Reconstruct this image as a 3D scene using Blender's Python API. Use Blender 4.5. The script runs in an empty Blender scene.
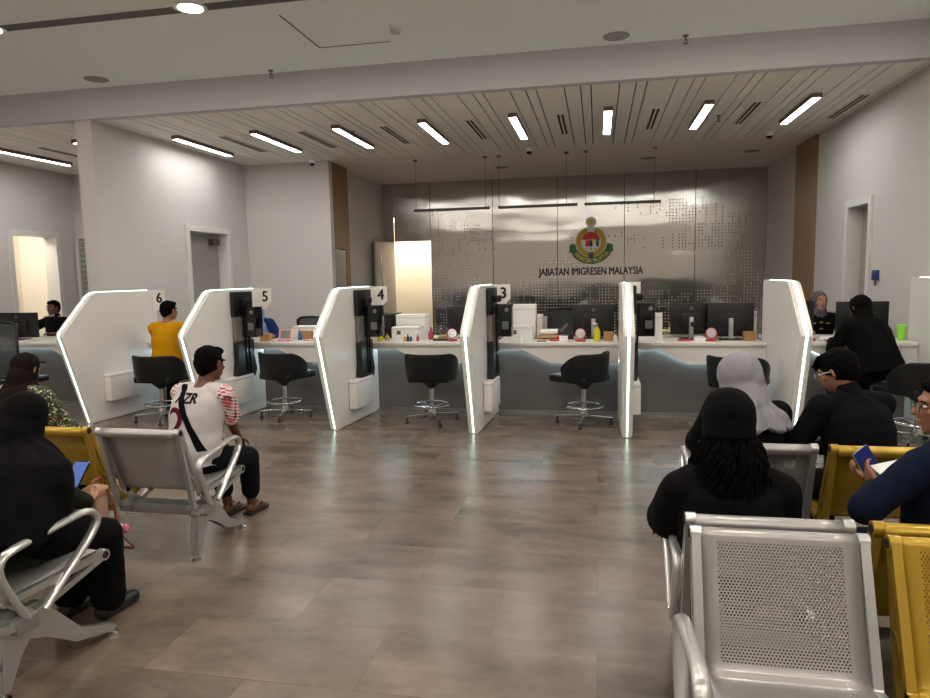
import bpy, bmesh, math, random
from mathutils import Vector, Matrix, noise
from mathutils.bvhtree import BVHTree
random.seed(7)
PI = math.pi
V = Vector
scene = bpy.context.scene
COL = scene.collection

# ------------------------------------------------------------------ camera, world, exposure
CAM_H = 1.55
cam_d = bpy.data.cameras.new('camera'); cam = bpy.data.objects.new('camera', cam_d); COL.objects.link(cam)
cam_d.sensor_width = 36; cam_d.lens = 673.5 / 930 * 36; cam_d.clip_start = .02
R_, U_, F_ = V((.98109574, .19252725, -.01960644)), V((-.00201353, .11146315, .99376653)), V((-.19351253, .97494063, -.10974368))
m = Matrix((R_, U_, -F_)).transposed().to_4x4(); m.translation = V((0, 0, CAM_H)); cam.matrix_world = m
scene.camera = cam
W = bpy.data.worlds.new('world'); scene.world = W; W.use_nodes = True
W.node_tree.nodes['Background'].inputs[0].default_value = (.9, .95, 1, 1)
W.node_tree.nodes['Background'].inputs[1].default_value = .15
vs = scene.view_settings
vs.view_transform = 'Standard'; vs.look = 'None'; vs.gamma = 1; vs.use_curve_mapping = False; vs.exposure = 1.53
E_LINEAR, E_DOWN, E_LED = 12.5, 92.0, 1.7      # strength of the ceiling strips, downlights and edge strips

# ------------------------------------------------------------------ materials
def hexc(r, g, b):
    f = lambda c: (c / 255 / 12.92) if c / 255 <= .04045 else ((c / 255 + .055) / 1.055) ** 2.4
    return (f(r), f(g), f(b), 1)
MATS = {}
def mat(name, rgb=(128, 128, 128), rough=.5, metal=0, emit=0, var=0, vscale=8, bump=0, bscale=60, rgb2=None, coat=0, alpha=1):
    if name in MATS: return MATS[name]
    M = bpy.data.materials.new(name); M.use_nodes = True; MATS[name] = M
    nt = M.node_tree; b = nt.nodes['Principled BSDF']
    c = hexc(*rgb)
    b.inputs['Base Color'].default_value = c; b.inputs['Roughness'].default_value = rough; b.inputs['Metallic'].default_value = metal
    if coat: b.inputs['Coat Weight'].default_value = coat; b.inputs['Coat Roughness'].default_value = .15
    if alpha < 1: b.inputs['Alpha'].default_value = alpha
    if emit:
        b.inputs['Emission Color'].default_value = c; b.inputs['Emission Strength'].default_value = emit
    tc = nt.nodes.new('ShaderNodeTexCoord')
    if var or rgb2:
        n = nt.nodes.new('ShaderNodeTexNoise'); n.inputs['Scale'].default_value = vscale; n.inputs['Detail'].default_value = 4
        nt.links.new(tc.outputs['Object'], n.inputs['Vector'])
        mx = nt.nodes.new('ShaderNodeMix'); mx.data_type = 'RGBA'
        mx.inputs[6].default_value = c
        mx.inputs[7].default_value = hexc(*rgb2) if rgb2 else tuple(x * (1 - var) for x in c[:3]) + (1,)
        nt.links.new(n.outputs['Fac'], mx.inputs[0]); nt.links.new(mx.outputs[2], b.inputs['Base Color'])
    if bump:
        n2 = nt.nodes.new('ShaderNodeTexNoise'); n2.inputs['Scale'].default_value = bscale; n2.inputs['Detail'].default_value = 3
        nt.links.new(tc.outputs['Object'], n2.inputs['Vector'])
        bp = nt.nodes.new('ShaderNodeBump'); bp.inputs['Strength'].default_value = bump; bp.inputs['Distance'].default_value = .01
        nt.links.new(n2.outputs['Fac'], bp.inputs['Height']); nt.links.new(bp.outputs['Normal'], b.inputs['Normal'])
    return M
def math_node(nt, op, a, b=None, c=None):
    n = nt.nodes.new('ShaderNodeMath'); n.operation = op
    for i, v in enumerate((a, b, c)):
        if v is None: continue
        if isinstance(v, (int, float)): n.inputs[i].default_value = v
        else: nt.links.new(v, n.inputs[i])
    return n.outputs[0]
def mixc(nt, fac, a, b):
    n = nt.nodes.new('ShaderNodeMix'); n.data_type = 'RGBA'
    for i, v in ((0, fac), (6, a), (7, b)):
        if isinstance(v, (int, float)): n.inputs[i].default_value = v
        elif isinstance(v, tuple): n.inputs[i].default_value = v
        else: nt.links.new(v, n.inputs[i])
    return n.outputs[2]

wall_m = mat('wall_paint', (205, 200, 197), .85, var=.04, vscale=1.5)
hall_ceiling_m = mat('ceiling_paint', (240, 244, 242), .9)
plank_m = mat('ceiling_plank', (236, 233, 224), .6)
dark_gap_m = mat('dark_gap', (50, 46, 40), .8)
white_m = mat('white_laminate', (226, 224, 220), .35)
white2_m = mat('white_solid_surface', (222, 219, 213), .3)
box_white_m = mat('white_metal_box', (228, 225, 222), .4)
panel_m = mat('grey_panel', (106, 101, 98), .45, var=.06, vscale=3)
wood_m = mat('wood_veneer', (150, 117, 84), .5, rgb2=(132, 100, 70), vscale=3)
frame_m = mat('door_frame_paint', (214, 212, 208), .5)
door_m = mat('door_grey', (150, 146, 142), .6)
black_m = mat('black_plastic', (13, 14, 17), .4)
blackg_m = mat('black_gloss', (7, 11, 16), .12)
grey_m = mat('grey_plastic', (120, 114, 108), .45)
leather_m = mat('black_leather', (10, 12, 15), .45, bump=.15, bscale=120)
chrome_m = mat('chrome', (205, 207, 210), .14, 1)
rubber_m = mat('rubber', (18, 18, 18), .8)
alu_m = mat('cast_aluminium', (186, 187, 186), .3, .75)
gold_cast_m = mat('gold_cast', (172, 140, 48), .35, .45)
led_m = mat('led_strip', (216, 255, 240), .5, emit=E_LED)
ledblue_m = mat('led_strip_cool', (206, 238, 250), .5, emit=E_LED * 5)
lamp_m = mat('lamp_diffuser', (252, 251, 248), .5, emit=E_LINEAR)
down_m = mat('downlight_lens', (255, 246, 234), .5, emit=E_DOWN)
cream_m = mat('cream_wall', (228, 221, 208), .8)
paper_m = mat('paper_white', (236, 236, 234), .7)
card_m = mat('cardboard', (176, 132, 84), .8, var=.1, vscale=20)
skin_m = mat('skin', (150, 102, 76), .55, rgb2=(134, 88, 64), vscale=9)
skin2_m = mat('skin_light', (176, 130, 104), .55, rgb2=(160, 114, 90), vscale=9)
skin3_m = mat('skin_dark', (112, 72, 52), .55, rgb2=(96, 58, 42), vscale=9)
hair_m = mat('black_hair', (8, 7, 7), .8, bump=.8, bscale=220)

hair_m.node_tree.nodes['Principled BSDF'].inputs['Specular IOR Level'].default_value = .06
leather_m.node_tree.nodes['Principled BSDF'].inputs['Specular IOR Level'].default_value = .35
def floor_material():
    M = bpy.data.materials.new('floor_tiles'); M.use_nodes = True; nt = M.node_tree; b = nt.nodes['Principled BSDF']
    tc = nt.nodes.new('ShaderNodeTexCoord')
    br = nt.nodes.new('ShaderNodeTexBrick'); nt.links.new(tc.outputs['Object'], br.inputs['Vector'])
    br.offset = .5; br.inputs['Scale'].default_value = 1; br.inputs['Brick Width'].default_value = .9; br.inputs['Row Height'].default_value = .45
    br.inputs['Mortar Size'].default_value = .0022; br.inputs['Mortar Smooth'].default_value = .2; br.inputs['Bias'].default_value = 0
    br.inputs['Color1'].default_value = (0, 0, 0, 1); br.inputs['Color2'].default_value = (1, 1, 1, 1); br.inputs['Mortar'].default_value = (.5, .5, .5, 1)
    n1 = nt.nodes.new('ShaderNodeTexNoise'); n1.inputs['Scale'].default_value = 2.2; n1.inputs['Detail'].default_value = 5; n1.inputs['Roughness'].default_value = .62
    # each tile is cut from a different place of the stone
    off = nt.nodes.new('ShaderNodeVectorMath'); off.operation = 'MULTIPLY_ADD'
    nt.links.new(br.outputs['Color'], off.inputs[0]); off.inputs[1].default_value = (.25, .25, 3)
    fm = nt.nodes.new('ShaderNodeMapping'); fm.inputs['Scale'].default_value = (.75, 1.7, 1); nt.links.new(tc.outputs['Object'], fm.inputs[0]); nt.links.new(fm.outputs[0], off.inputs[2])
    nt.links.new(off.outputs[0], n1.inputs['Vector'])
    n2 = nt.nodes.new('ShaderNodeTexNoise'); n2.inputs['Scale'].default_value = 22; n2.inputs['Detail'].default_value = 6
    nt.links.new(tc.outputs['Object'], n2.inputs['Vector'])
    f = math_node(nt, 'ADD', math_node(nt, 'MULTIPLY', n1.outputs['Fac'], 1.9), math_node(nt, 'MULTIPLY', n2.outputs['Fac'], .3))
    f = math_node(nt, 'SUBTRACT', f, .63)
    f = math_node(nt, 'ADD', f, math_node(nt, 'MULTIPLY', math_node(nt, 'SUBTRACT', br.outputs['Color'], .5), .12))
    base = mixc(nt, f, hexc(72, 63, 55), hexc(135, 119, 105))
    base = mixc(nt, math_node(nt, 'MULTIPLY', br.outputs['Fac'], .35), base, hexc(70, 62, 56))
    nt.links.new(base, b.inputs['Base Color'])
    b.inputs['Roughness'].default_value = .27
    b.inputs['Specular IOR Level'].default_value = .55
    bp = nt.nodes.new('ShaderNodeBump'); bp.inputs['Strength'].default_value = .06; bp.inputs['Distance'].default_value = .004
    nt.links.new(n1.outputs['Fac'], bp.inputs['Height']); nt.links.new(bp.outputs['Normal'], b.inputs['Normal'])
    return M

def steel_material():
    M = bpy.data.materials.new('perforated_steel'); M.use_nodes = True; nt = M.node_tree; b = nt.nodes['Principled BSDF']
    tc = nt.nodes.new('ShaderNodeTexCoord'); sp = nt.nodes.new('ShaderNodeSeparateXYZ'); nt.links.new(tc.outputs['Object'], sp.inputs[0])
    P = .062
    gx = math_node(nt, 'DIVIDE', sp.outputs[0], P); gz = math_node(nt, 'DIVIDE', sp.outputs[2], P)
    fx = math_node(nt, 'ABSOLUTE', math_node(nt, 'SUBTRACT', math_node(nt, 'FRACT', gx), .5))
    fz = math_node(nt, 'ABSOLUTE', math_node(nt, 'SUBTRACT', math_node(nt, 'FRACT', gz), .5))
    hole = math_node(nt, 'MULTIPLY', math_node(nt, 'LESS_THAN', fx, .16), math_node(nt, 'LESS_THAN', fz, .18))
    cx = math_node(nt, 'FLOOR', gx); cz = math_node(nt, 'FLOOR', gz)
    def cell(sx, sz, seed):
        c = nt.nodes.new('ShaderNodeCombineXYZ')
        nt.links.new(math_node(nt, 'FLOOR', math_node(nt, 'DIVIDE', cx, sx)), c.inputs[0])
        nt.links.new(math_node(nt, 'FLOOR', math_node(nt, 'DIVIDE', cz, sz)), c.inputs[1]); c.inputs[2].default_value = seed
        w = nt.nodes.new('ShaderNodeTexWhiteNoise'); w.noise_dimensions = '3D'; nt.links.new(c.outputs[0], w.inputs['Vector']); return w.outputs['Value']
    colr = cell(1, 4, 1.0); cell1 = cell(1, 1, 5.0); rowr = cell(4, 1, 9.0)
    dens = nt.nodes.new('ShaderNodeTexNoise'); dens.inputs['Scale'].default_value = .75; dens.inputs['Detail'].default_value = 1
    mp = nt.nodes.new('ShaderNodeMapping'); mp.inputs['Scale'].default_value = (.9, 1, 1.6); mp.inputs['Location'].default_value = (3.2, 0, 1.7)
    nt.links.new(tc.outputs['Object'], mp.inputs[0]); nt.links.new(mp.outputs[0], dens.inputs['Vector'])
    # fewer holes in the middle of the wall, more towards its foot
    zf = math_node(nt, 'MULTIPLY', math_node(nt, 'SUBTRACT', 1.5, sp.outputs[2]), .30)
    xf = math_node(nt, 'MULTIPLY', math_node(nt, 'MAXIMUM', math_node(nt, 'SUBTRACT', sp.outputs[0], 1.6), 0), .12)
    d = math_node(nt, 'ADD', math_node(nt, 'MULTIPLY', math_node(nt, 'SUBTRACT', dens.outputs['Fac'], .46), 2.4), math_node(nt, 'ADD', zf, xf))
    d = math_node(nt, 'MINIMUM', math_node(nt, 'ADD', d, .29), .62)
    score = math_node(nt, 'ADD', math_node(nt, 'MULTIPLY', colr, .6), math_node(nt, 'ADD', math_node(nt, 'MULTIPLY', cell1, .22), math_node(nt, 'MULTIPLY', rowr, .18)))
    on = math_node(nt, 'LESS_THAN', score, d)
    on = math_node(nt, 'MULTIPLY', on, math_node(nt, 'LESS_THAN', sp.outputs[2], 3.0))
    hole = math_node(nt, 'MULTIPLY', hole, on)
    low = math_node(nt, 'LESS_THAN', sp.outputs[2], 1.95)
    hc = mixc(nt, low, hexc(62, 54, 47), hexc(232, 230, 220))  # lower holes painted pale: light showing through them is put into the colour
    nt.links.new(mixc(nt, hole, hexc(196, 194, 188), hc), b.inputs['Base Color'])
    b.inputs['Anisotropic'].default_value = .85
    cv = nt.nodes.new('ShaderNodeCombineXYZ'); cv.inputs[0].default_value = 1; nt.links.new(cv.outputs[0], b.inputs['Tangent'])
    nt.links.new(math_node(nt, 'SUBTRACT', 1, hole), b.inputs['Metallic'])
    rn = nt.nodes.new('ShaderNodeTexNoise'); rn.inputs['Scale'].default_value = 1
    m2 = nt.nodes.new('ShaderNodeMapping'); m2.inputs['Scale'].default_value = (1.5, 1, 160)
    nt.links.new(tc.outputs['Object'], m2.inputs[0]); nt.links.new(m2.outputs[0], rn.inputs['Vector'])
    nt.links.new(math_node(nt, 'ADD', math_node(nt, 'MULTIPLY', hole, .5), math_node(nt, 'ADD', math_node(nt, 'MULTIPLY', rn.outputs['Fac'], .07), .12)), b.inputs['Roughness'])
    # sheets are slightly wavy
    wn = nt.nodes.new('ShaderNodeTexNoise'); wn.inputs['Scale'].default_value = 1; wn.inputs['Detail'].default_value = 1
    m3 = nt.nodes.new('ShaderNodeMapping'); m3.inputs['Scale'].default_value = (.8, 1, 1.7)
    nt.links.new(tc.outputs['Object'], m3.inputs[0]); nt.links.new(m3.outputs[0], wn.inputs['Vector'])
    bp = nt.nodes.new('ShaderNodeBump'); bp.inputs['Strength'].default_value = .35; bp.inputs['Distance'].default_value = .05
    nt.links.new(wn.outputs['Fac'], bp.inputs['Height']); nt.links.new(bp.outputs['Normal'], b.inputs['Normal'])
    return M

def perforated(name, rgb, metal, rough, m=.085):
    """sheet metal with round punched holes inside a margin, from the sheet's own UV in metres"""
    M = bpy.data.materials.new(name); M.use_nodes = True; nt = M.node_tree; b = nt.nodes['Principled BSDF']
    b.inputs['Base Color'].default_value = hexc(*rgb); b.inputs['Metallic'].default_value = metal; b.inputs['Roughness'].default_value = rough
    uv = nt.nodes.new('ShaderNodeUVMap'); sp = nt.nodes.new('ShaderNodeSeparateXYZ'); nt.links.new(uv.outputs[0], sp.inputs[0])
    P = .0098
    row = math_node(nt, 'DIVIDE', sp.outputs[1], P * .866); ri = math_node(nt, 'FLOOR', row)
    sh = math_node(nt, 'MULTIPLY', math_node(nt, 'FLOORED_MODULO', ri, 2), .5)
    fx = math_node(nt, 'SUBTRACT', math_node(nt, 'FRACT', math_node(nt, 'ADD', math_node(nt, 'DIVIDE', sp.outputs[0], P), sh)), .5)
    fy = math_node(nt, 'MULTIPLY', math_node(nt, 'SUBTRACT', math_node(nt, 'FRACT', row), .5), .866)
    r = math_node(nt, 'ADD', math_node(nt, 'MULTIPLY', fx, fx), math_node(nt, 'MULTIPLY', fy, fy))
    hole = math_node(nt, 'LESS_THAN', r, .08)
    for c, lo, hi in ((0, .045, .39),):
        hole = math_node(nt, 'MULTIPLY', hole, math_node(nt, 'GREATER_THAN', sp.outputs[c], lo)); hole = math_node(nt, 'MULTIPLY', hole, math_node(nt, 'LESS_THAN', sp.outputs[c], hi))
    a = math_node(nt, 'MULTIPLY', math_node(nt, 'GREATER_THAN', sp.outputs[1], .105), math_node(nt, 'LESS_THAN', sp.outputs[1], .44))
    c2 = math_node(nt, 'MULTIPLY', math_node(nt, 'GREATER_THAN', sp.outputs[1], .50), math_node(nt, 'LESS_THAN', sp.outputs[1], .80))
    hole = math_node(nt, 'MULTIPLY', hole, math_node(nt, 'MAXIMUM', a, c2))
    nt.links.new(math_node(nt, 'SUBTRACT', 1, hole), b.inputs['Alpha'])
    return M
perf_silver_m = perforated('perforated_silver_sheet', (172, 170, 168), .55, .33)
perf_gold_m = perforated('perforated_gold_sheet', (174, 142, 44), .4, .32)

# ------------------------------------------------------------------ mesh helpers
def obj(name, bm, m=None, parent=None, smooth=None, loc=None):
    me = bpy.data.meshes.new(name)
    if isinstance(bm, bmesh.types.BMesh):
        bmesh.ops.recalc_face_normals(bm, faces=bm.faces)
        if smooth is not None:
            for f in bm.faces: f.smooth = True
            for e in bm.edges:
                if len(e.link_faces) == 2 and e.calc_face_angle(0) > math.radians(smooth): e.smooth = False
        bm.to_mesh(me); bm.free()
    else: me = bm
    o = bpy.data.objects.new(name, me); COL.objects.link(o)
    if m:
        for mm in (m if isinstance(m, (list, tuple)) else [m]): me.materials.append(mm)
    if parent: o.parent = parent
    if loc: o.location = loc
    return o
def tag(o, label=None, cat=None, group=None, kind=None):
    if label: o['label'] = label
    if cat: o['category'] = cat
    if group: o['group'] = group
    if kind: o['kind'] = kind
    return o
def thing(name, label, cat, loc=(0, 0, 0), rz=0, group=None):
    o = bpy.data.objects.new(name, None); COL.objects.link(o); o.empty_display_size = .1
    o.location = loc; o.rotation_euler = (0, 0, rz); return tag(o, label, cat, group)
def struct(name, bm, m, parent=None, smooth=None):
    o = obj(name, bm, m, parent, smooth)
    if not parent: o['kind'] = 'structure'
    return o
def dup(root, loc, rz=0, label=None, group=None):
    r = root.copy(); COL.objects.link(r); r.location = loc; r.rotation_euler = (0, 0, rz)
    if label: r['label'] = label
    if group: r['group'] = group
    def rec(s, d):
        for ch in [c for c in COL.objects if c.parent == s]:
            c = ch.copy(); COL.objects.link(c); c.parent = d; rec(ch, c)
    rec(root, r); return r
def box(bm, c, s, bev=0, rot=None, seg=2):
    r = bmesh.ops.create_cube(bm, size=1); vsl = r['verts']
    bmesh.ops.scale(bm, vec=s, verts=vsl)
    if bev:
        ed = list({e for v in vsl for e in v.link_edges})
        g = bmesh.ops.bevel(bm, geom=ed, offset=bev, segments=seg, affect='EDGES', profile=.6)
        vsl = list({v for f in g['faces'] for v in f.verts} | {v for v in vsl if v.is_valid})
    if rot: bmesh.ops.rotate(bm, cent=(0, 0, 0), matrix=rot, verts=vsl)
    bmesh.ops.translate(bm, vec=c, verts=vsl); return vsl
def B(x0, x1, y0, y1, z0, z1, bev=0, bm=None):
    bm = bm or bmesh.new(); box(bm, ((x0 + x1) / 2, (y0 + y1) / 2, (z0 + z1) / 2), (abs(x1 - x0), abs(y1 - y0), abs(z1 - z0)), bev); return bm
def prism(bm, pts, a, b, axis='x', holes=None):
    """polygon in the two other axes extruded along axis from a to b"""
    def P(p, t): return {'x': (t, p[0], p[1]), 'y': (p[0], t, p[1]), 'z': (p[0], p[1], t)}[axis]
    if holes is None:
        lo = [bm.verts.new(P(p, a)) for p in pts]; hi = [bm.verts.new(P(p, b)) for p in pts]
        bm.faces.new(lo); bm.faces.new(hi[::-1])
        for i in range(len(pts)):
            j = (i + 1) % len(pts); bm.faces.new((lo[i], lo[j], hi[j], hi[i]))
        return lo + hi
def lathe(bm, prof, seg=24, c=(0, 0, 0), cap=True):
    rings = []
    for r, z in prof:
        rings.append([bm.verts.new((c[0] + r * math.cos(2 * PI * i / seg), c[1] + r * math.sin(2 * PI * i / seg), c[2] + z)) for i in range(seg)])
    for a, b in zip(rings, rings[1:]):
        for i in range(seg): j = (i + 1) % seg; bm.faces.new((a[i], a[j], b[j], b[i]))
    if cap: bm.faces.new(rings[0][::-1]); bm.faces.new(rings[-1])
    return bm
def smooth_path(pts, n=6):
    out = []; P = [V(p) for p in pts]; k = len(P)
    for i in range(k - 1):
        p0, p1, p2, p3 = P[max(i - 1, 0)], P[i], P[i + 1], P[min(i + 2, k - 1)]
        for s in range(n):
            t = s / n
            out.append(.5 * ((2 * p1) + (-p0 + p2) * t + (2 * p0 - 5 * p1 + 4 * p2 - p3) * t * t + (-p0 + 3 * p1 - 3 * p2 + p3) * t ** 3))
    out.append(P[-1]); return out
def tube(bm, pts, r, seg=8, r2=None, side=None, rs=None, closed=False):
    """tube along pts; r across, r2 along the side vector"""
    pts = [V(p) for p in pts]; n = len(pts); rings = []; r2 = r2 or r
    nrm = V(side).normalized() if side else None
    for i, p in enumerate(pts):
        d = (pts[(i + 1) % n] - pts[i - 1]) if closed else (pts[min(i + 1, n - 1)] - pts[max(i - 1, 0)])
        d.normalize()
        if nrm is None: nrm = d.orthogonal().normalized()
        if side: s_ = V(side); u = (s_ - d * s_.dot(d)); u = u.normalized() if u.length > 1e-4 else nrm
        else: u = (nrm - d * nrm.dot(d)).normalized()
        nrm = u; w = d.cross(u); k = rs[i] if rs else 1
        rings.append([bm.verts.new(p + (u * r2 * math.cos(2 * PI * j / seg) + w * r * math.sin(2 * PI * j / seg)) * k) for j in range(seg)])
    m_ = n if closed else n - 1
    for i in range(m_):
        a, b = rings[i], rings[(i + 1) % n]
        for j in range(seg): k = (j + 1) % seg; bm.faces.new((a[j], a[k], b[k], b[j]))
    if not closed: bm.faces.new(rings[0][::-1]); bm.faces.new(rings[-1])
    return bm
def text_mesh(s, size, depth=.0, align='CENTER', bold=0):
    if bold:
        a = text_mesh(s, size, depth, align); bm = bmesh.new()
        for dx, dz in ((-bold, 0), (bold, 0), (0, bold * .7), (0, -bold * .7)):
            n0 = len(bm.verts); bm.from_mesh(a); bm.verts.ensure_lookup_table(); bmesh.ops.translate(bm, vec=(dx, dz, dx * .02), verts=bm.verts[n0:])
        bm.to_mesh(a); bm.free(); return a
    c = bpy.data.curves.new('text', 'FONT'); c.body = s; c.size = size; c.extrude = depth; c.align_x = align; c.resolution_u = 4
    o = bpy.data.objects.new('text', c); COL.objects.link(o)
    dg = bpy.context.evaluated_depsgraph_get(); me = bpy.data.meshes.new_from_object(o.evaluated_get(dg))
    bpy.data.objects.remove(o); return me
def text_obj(name, s, size, m, parent, loc, rot=(PI / 2, 0, 0), depth=.002, bold=0, sx=1):
    o = obj(name, text_mesh(s, size, depth, bold=bold), m, parent); o.location = loc; o.rotation_euler = rot; o.scale = (sx, 1, 1); return o

# ------------------------------------------------------------------ the setting
ZC, ZH = 3.5, 3.84        # plank ceiling, hall ceiling
XR, XL, XF = 3.17, -6.0, -9.45  # right wall, left inner wall, far left wall
YB, YS, YBACK = 10.95, 14.1, -5.0
struct('floor', B(XF - .3, XR + .3, YBACK, YS + 2.2, -.1, 0), floor_material())
# plank ceiling: planks with open grooves under a dark void
bm = bmesh.new(); xs = []
k = -10
x = XF - .02
grooves = sorted([.22 + .5775 * i + o for i in range(-18, 7) for o in (0, .17, .28)])
prev = XF - .1
for g in grooves:
    if g < prev or g > XR: continue
    box(bm, ((prev + g) / 2, (7.38 + YB) / 2, ZC + .012), (g - prev - .014, YB - 7.38, .024)); prev = g
box(bm, ((prev + XR + .1) / 2, (7.38 + YB) / 2, ZC + .012), (XR + .1 - prev - .012, YB - 7.38, .024))
pl = struct('ceiling', bm, plank_m)
struct('ceiling_void', B(XF - .1, XR + .1, 7.40, YB, ZC + .03, ZC + .06), dark_gap_m)
struct('ceiling_hall', B(XF - .3, XR + .3, YBACK, 7.3, ZH, ZH + .1), hall_ceiling_m)
struct('ceiling_recess', B(XL + 1.2, XR + .3, YB, YS + .2, ZC, ZC + .1), mat('recess_paint', (232, 226, 220), .85))
struct('trim_beam', B(XF - .3, XR + .3, 7.3, 7.42, ZC - .01, ZH, .004), mat('beam_paint', (198, 196, 199), .85))
struct('wall_right', B(XR, XR + .2, YBACK, 8.86, 0, 4), wall_m)
bm = B(XR, XR + .2, 9.62, YB, 0, 4); B(XR, XR + .2, 8.86, 9.62, 2.36, 4, bm=bm); struct('wall_right_rear', bm, wall_m)
bm = B(XL - .22, XL, 7.35, 9.15, 0, ZC); B(XL - .22, XL, 10.3, YB, 0, ZC, bm=bm); B(XL - .22, XL, 9.15, 10.3, 2.33, ZC, bm=bm); struct('wall_left', bm, wall_m)
struct('wall_back', B(XL, -4.52, YB, YB + .12, 0, ZC), wall_m)
struct('wall_recess_left', B(-4.72, -4.56, YB + .12, YS, 0, ZC), wall_m)
struct('wall_recess_right', B(XR + .03, XR + .2, YB, YS, 0, ZC), wall_m)
bm = B(XF - .2, XF, YBACK, 9.5, 0, 4); B(XF - .2, XF, 10.5, YB + .1, 0, 4, bm=bm); B(XF - .2, XF, 9.5, 10.5, 2.43, 4, bm=bm); struct('wall_far_left', bm, wall_m)
struct('wall_back_left', B(XF, XL - .22, YB, YB + .12, 0, ZC), wall_m)
struct('wall_behind_camera', B(XF - .3, XR + .3, YBACK - .15, YBACK, 0, 4), wall_m)
# wooden jamb panels at the mouth of the recess
bm = B(-4.56, -4.45, YB - .02, 11.8, 2.05, ZC); B(-4.56, -4.45, 11.62, 11.8, 0, 2.05, bm=bm)
struct('trim_wood_left', bm, wood_m)
struct('trim_wood_left_edge', B(-4.58, -4.44, YB - .04, YB + .1, 0, ZC), wall_m)
struct('trim_wood_right', B(XR - .03, XR + .06, YB + .02, 12.0, 0, ZC), wood_m)
# glass inset below the left wood panel
gl = mat('window_glass', (150, 150, 145), .12, .4)
wn = struct('window_1', B(-4.555, -4.46, YB + .16, 11.6, .9, 2.03), gl)
# left inner-wall doorway with grey leaf
def doorway(name, x, y0, y1, z, side, leaf):
    """frame around an opening in an x-plane wall; side = +1 when the room lies at +x"""
    bm = bmesh.new(); t = .09
    xx0, xx1 = (x - .24, x + .03) if side > 0 else (x - .03, x + .24)
    B(xx0, xx1, y0 - t, y0, 0, z + t, .006, bm); B(xx0, xx1, y1, y1 + t, 0, z + t, .006, bm); B(xx0, xx1, y0, y1, z, z + t, .006, bm)
    root = struct(name, bm, frame_m)
    return root
d1 = doorway('door_1', XL, 9.2, 10.25, 2.28, 1, None)
struct('door_leaf', B(XL - .20, XL - .15, 9.22, 10.23, .01, 2.27, .004), door_m, d1)
struct('door_closer', B(XL - .15, XL - .06, 9.95, 10.15, 2.1, 2.2, .01), mat('bronze', (96, 84, 70), .4, .5), d1)
d2 = doorway('door_2', XR, 8.9, 9.58, 2.3, -1, None)
struct('door_leaf', B(XR + .15, XR + .2, 8.91, 9.57, .01, 2.29, .004), mat('door_taupe', (152, 144, 138), .6), d2)
d3 = doorway('door_3', XF, 9.55, 10.45, 2.35, 1, None)
# bright rooms glimpsed through the openings
struct('wall_side_room', B(XF - 1.6, XF - 1.5, 8.2, 12.2, 0, 3), cream_m)
struct('wall_side_room_rear', B(XF - 1.5, XF - .2, 11.2, 11.3, 0, 3), cream_m)
struct('floor_side_room', B(XF - 1.6, XF - .2, 8.2, 12.2, -.1, 0), cream_m)
struct('ceiling_side_room', B(XF - 1.6, XF - .2, 8.2, 12.2, 3, 3.1), cream_m)
t = thing('ceiling_light', 'bright ceiling panel inside the side room through the far left doorway', 'ceiling light', (XF - .9, 9.9, 2.96), 0)
obj('diffuser', B(-.3, .3, -.3, .3, 0, .03), mat('side_room_lamp', (255, 244, 228), .5, emit=12), t)
# louvred grille in the wall behind the far left counter
t = thing('louvre_grille', 'tall pale louvred wall grille beside the far left doorway', 'grille', (-8.75, YB, 0))
bm = bmesh.new(); B(-.62, .62, -.04, -.0, .1, 2.34, bm=bm); obj('backing', bm, mat('grille_grey', (160, 156, 150), .6), t)
bm = bmesh.new()
for k in range(22): box(bm, (0, -.055, .18 + k * .1), (1.16, .05, .02), 0, Matrix.Rotation(.0, 3, 'X'))
obj('slats', bm, mat('grille_light', (190, 186, 180), .5), t)
bm = bmesh.new()
for xx in (-.63, .63): B(xx - .03, xx + .03, -.08, 0, .08, 2.38, bm=bm)
B(-.66, .66, -.08, 0, 2.34, 2.4, bm=bm); obj('frame', bm, frame_m, t)

# steel feature wall: sheets side by side, doorway in the second from the left
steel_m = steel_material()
seam = [-4.56, -4.30, -3.5, -2.16, -.82, .52, 1.88, 3.2]
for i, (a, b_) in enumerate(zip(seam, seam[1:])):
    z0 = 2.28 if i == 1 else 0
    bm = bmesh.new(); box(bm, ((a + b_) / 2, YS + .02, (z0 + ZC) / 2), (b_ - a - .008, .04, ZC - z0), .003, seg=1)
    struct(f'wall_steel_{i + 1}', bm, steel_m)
struct('wall_behind_steel', B(-3.5, 3.4, YS + .05, YS + .1, 0, ZC), mat('steel_backing', (70, 66, 62), .7))
struct('wall_corridor', B(-4.75, -3.3, YS + .95, YS + 1.05, 0, ZC), cream_m)
struct('wall_corridor_left', B(-4.65, -4.55, YS, YS + 1.5, 0, ZC), cream_m)
struct('wall_corridor_right', B(-3.5, -3.4, YS + .1, YS + 1.5, 0, ZC), cream_m)
struct('ceiling_corridor', B(-4.75, -3.3, YS + .1, YS + 1.6, 2.8, 2.9), cream_m)
t = thing('ceiling_light', 'warm ceiling panel inside the corridor behind the steel wall', 'ceiling light', (-3.95, YS + .5, 2.77))
obj('diffuser', B(-.35, .35, -.3, .3, 0, .03), mat('corridor_lamp', (255, 244, 226), .5, emit=8), t)
t = thing('open_door', 'grey door with a slim vision panel standing open at the steel wall', 'door', (-4.32, YS - .02, 0), math.radians(-97))
obj('leaf', B(0, .92, -.025, .025, .01, 2.26, .004), mat('door_leaf_grey', (176, 168, 158), .55), t)
obj('vision_panel', B(.62, .7, -.03, .03, 1.25, 2.0, .002), mat('vision_glass', (120, 120, 115), .15, .3), t)
obj('handle', tube(bmesh.new(), smooth_path([(.84, -.03, 1.0), (.84, -.07, 1.0), (.74, -.07, 1.0)]), .009), chrome_m, t, 40)
bl = mat('black_letters', (18, 17, 17), .4)
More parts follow.
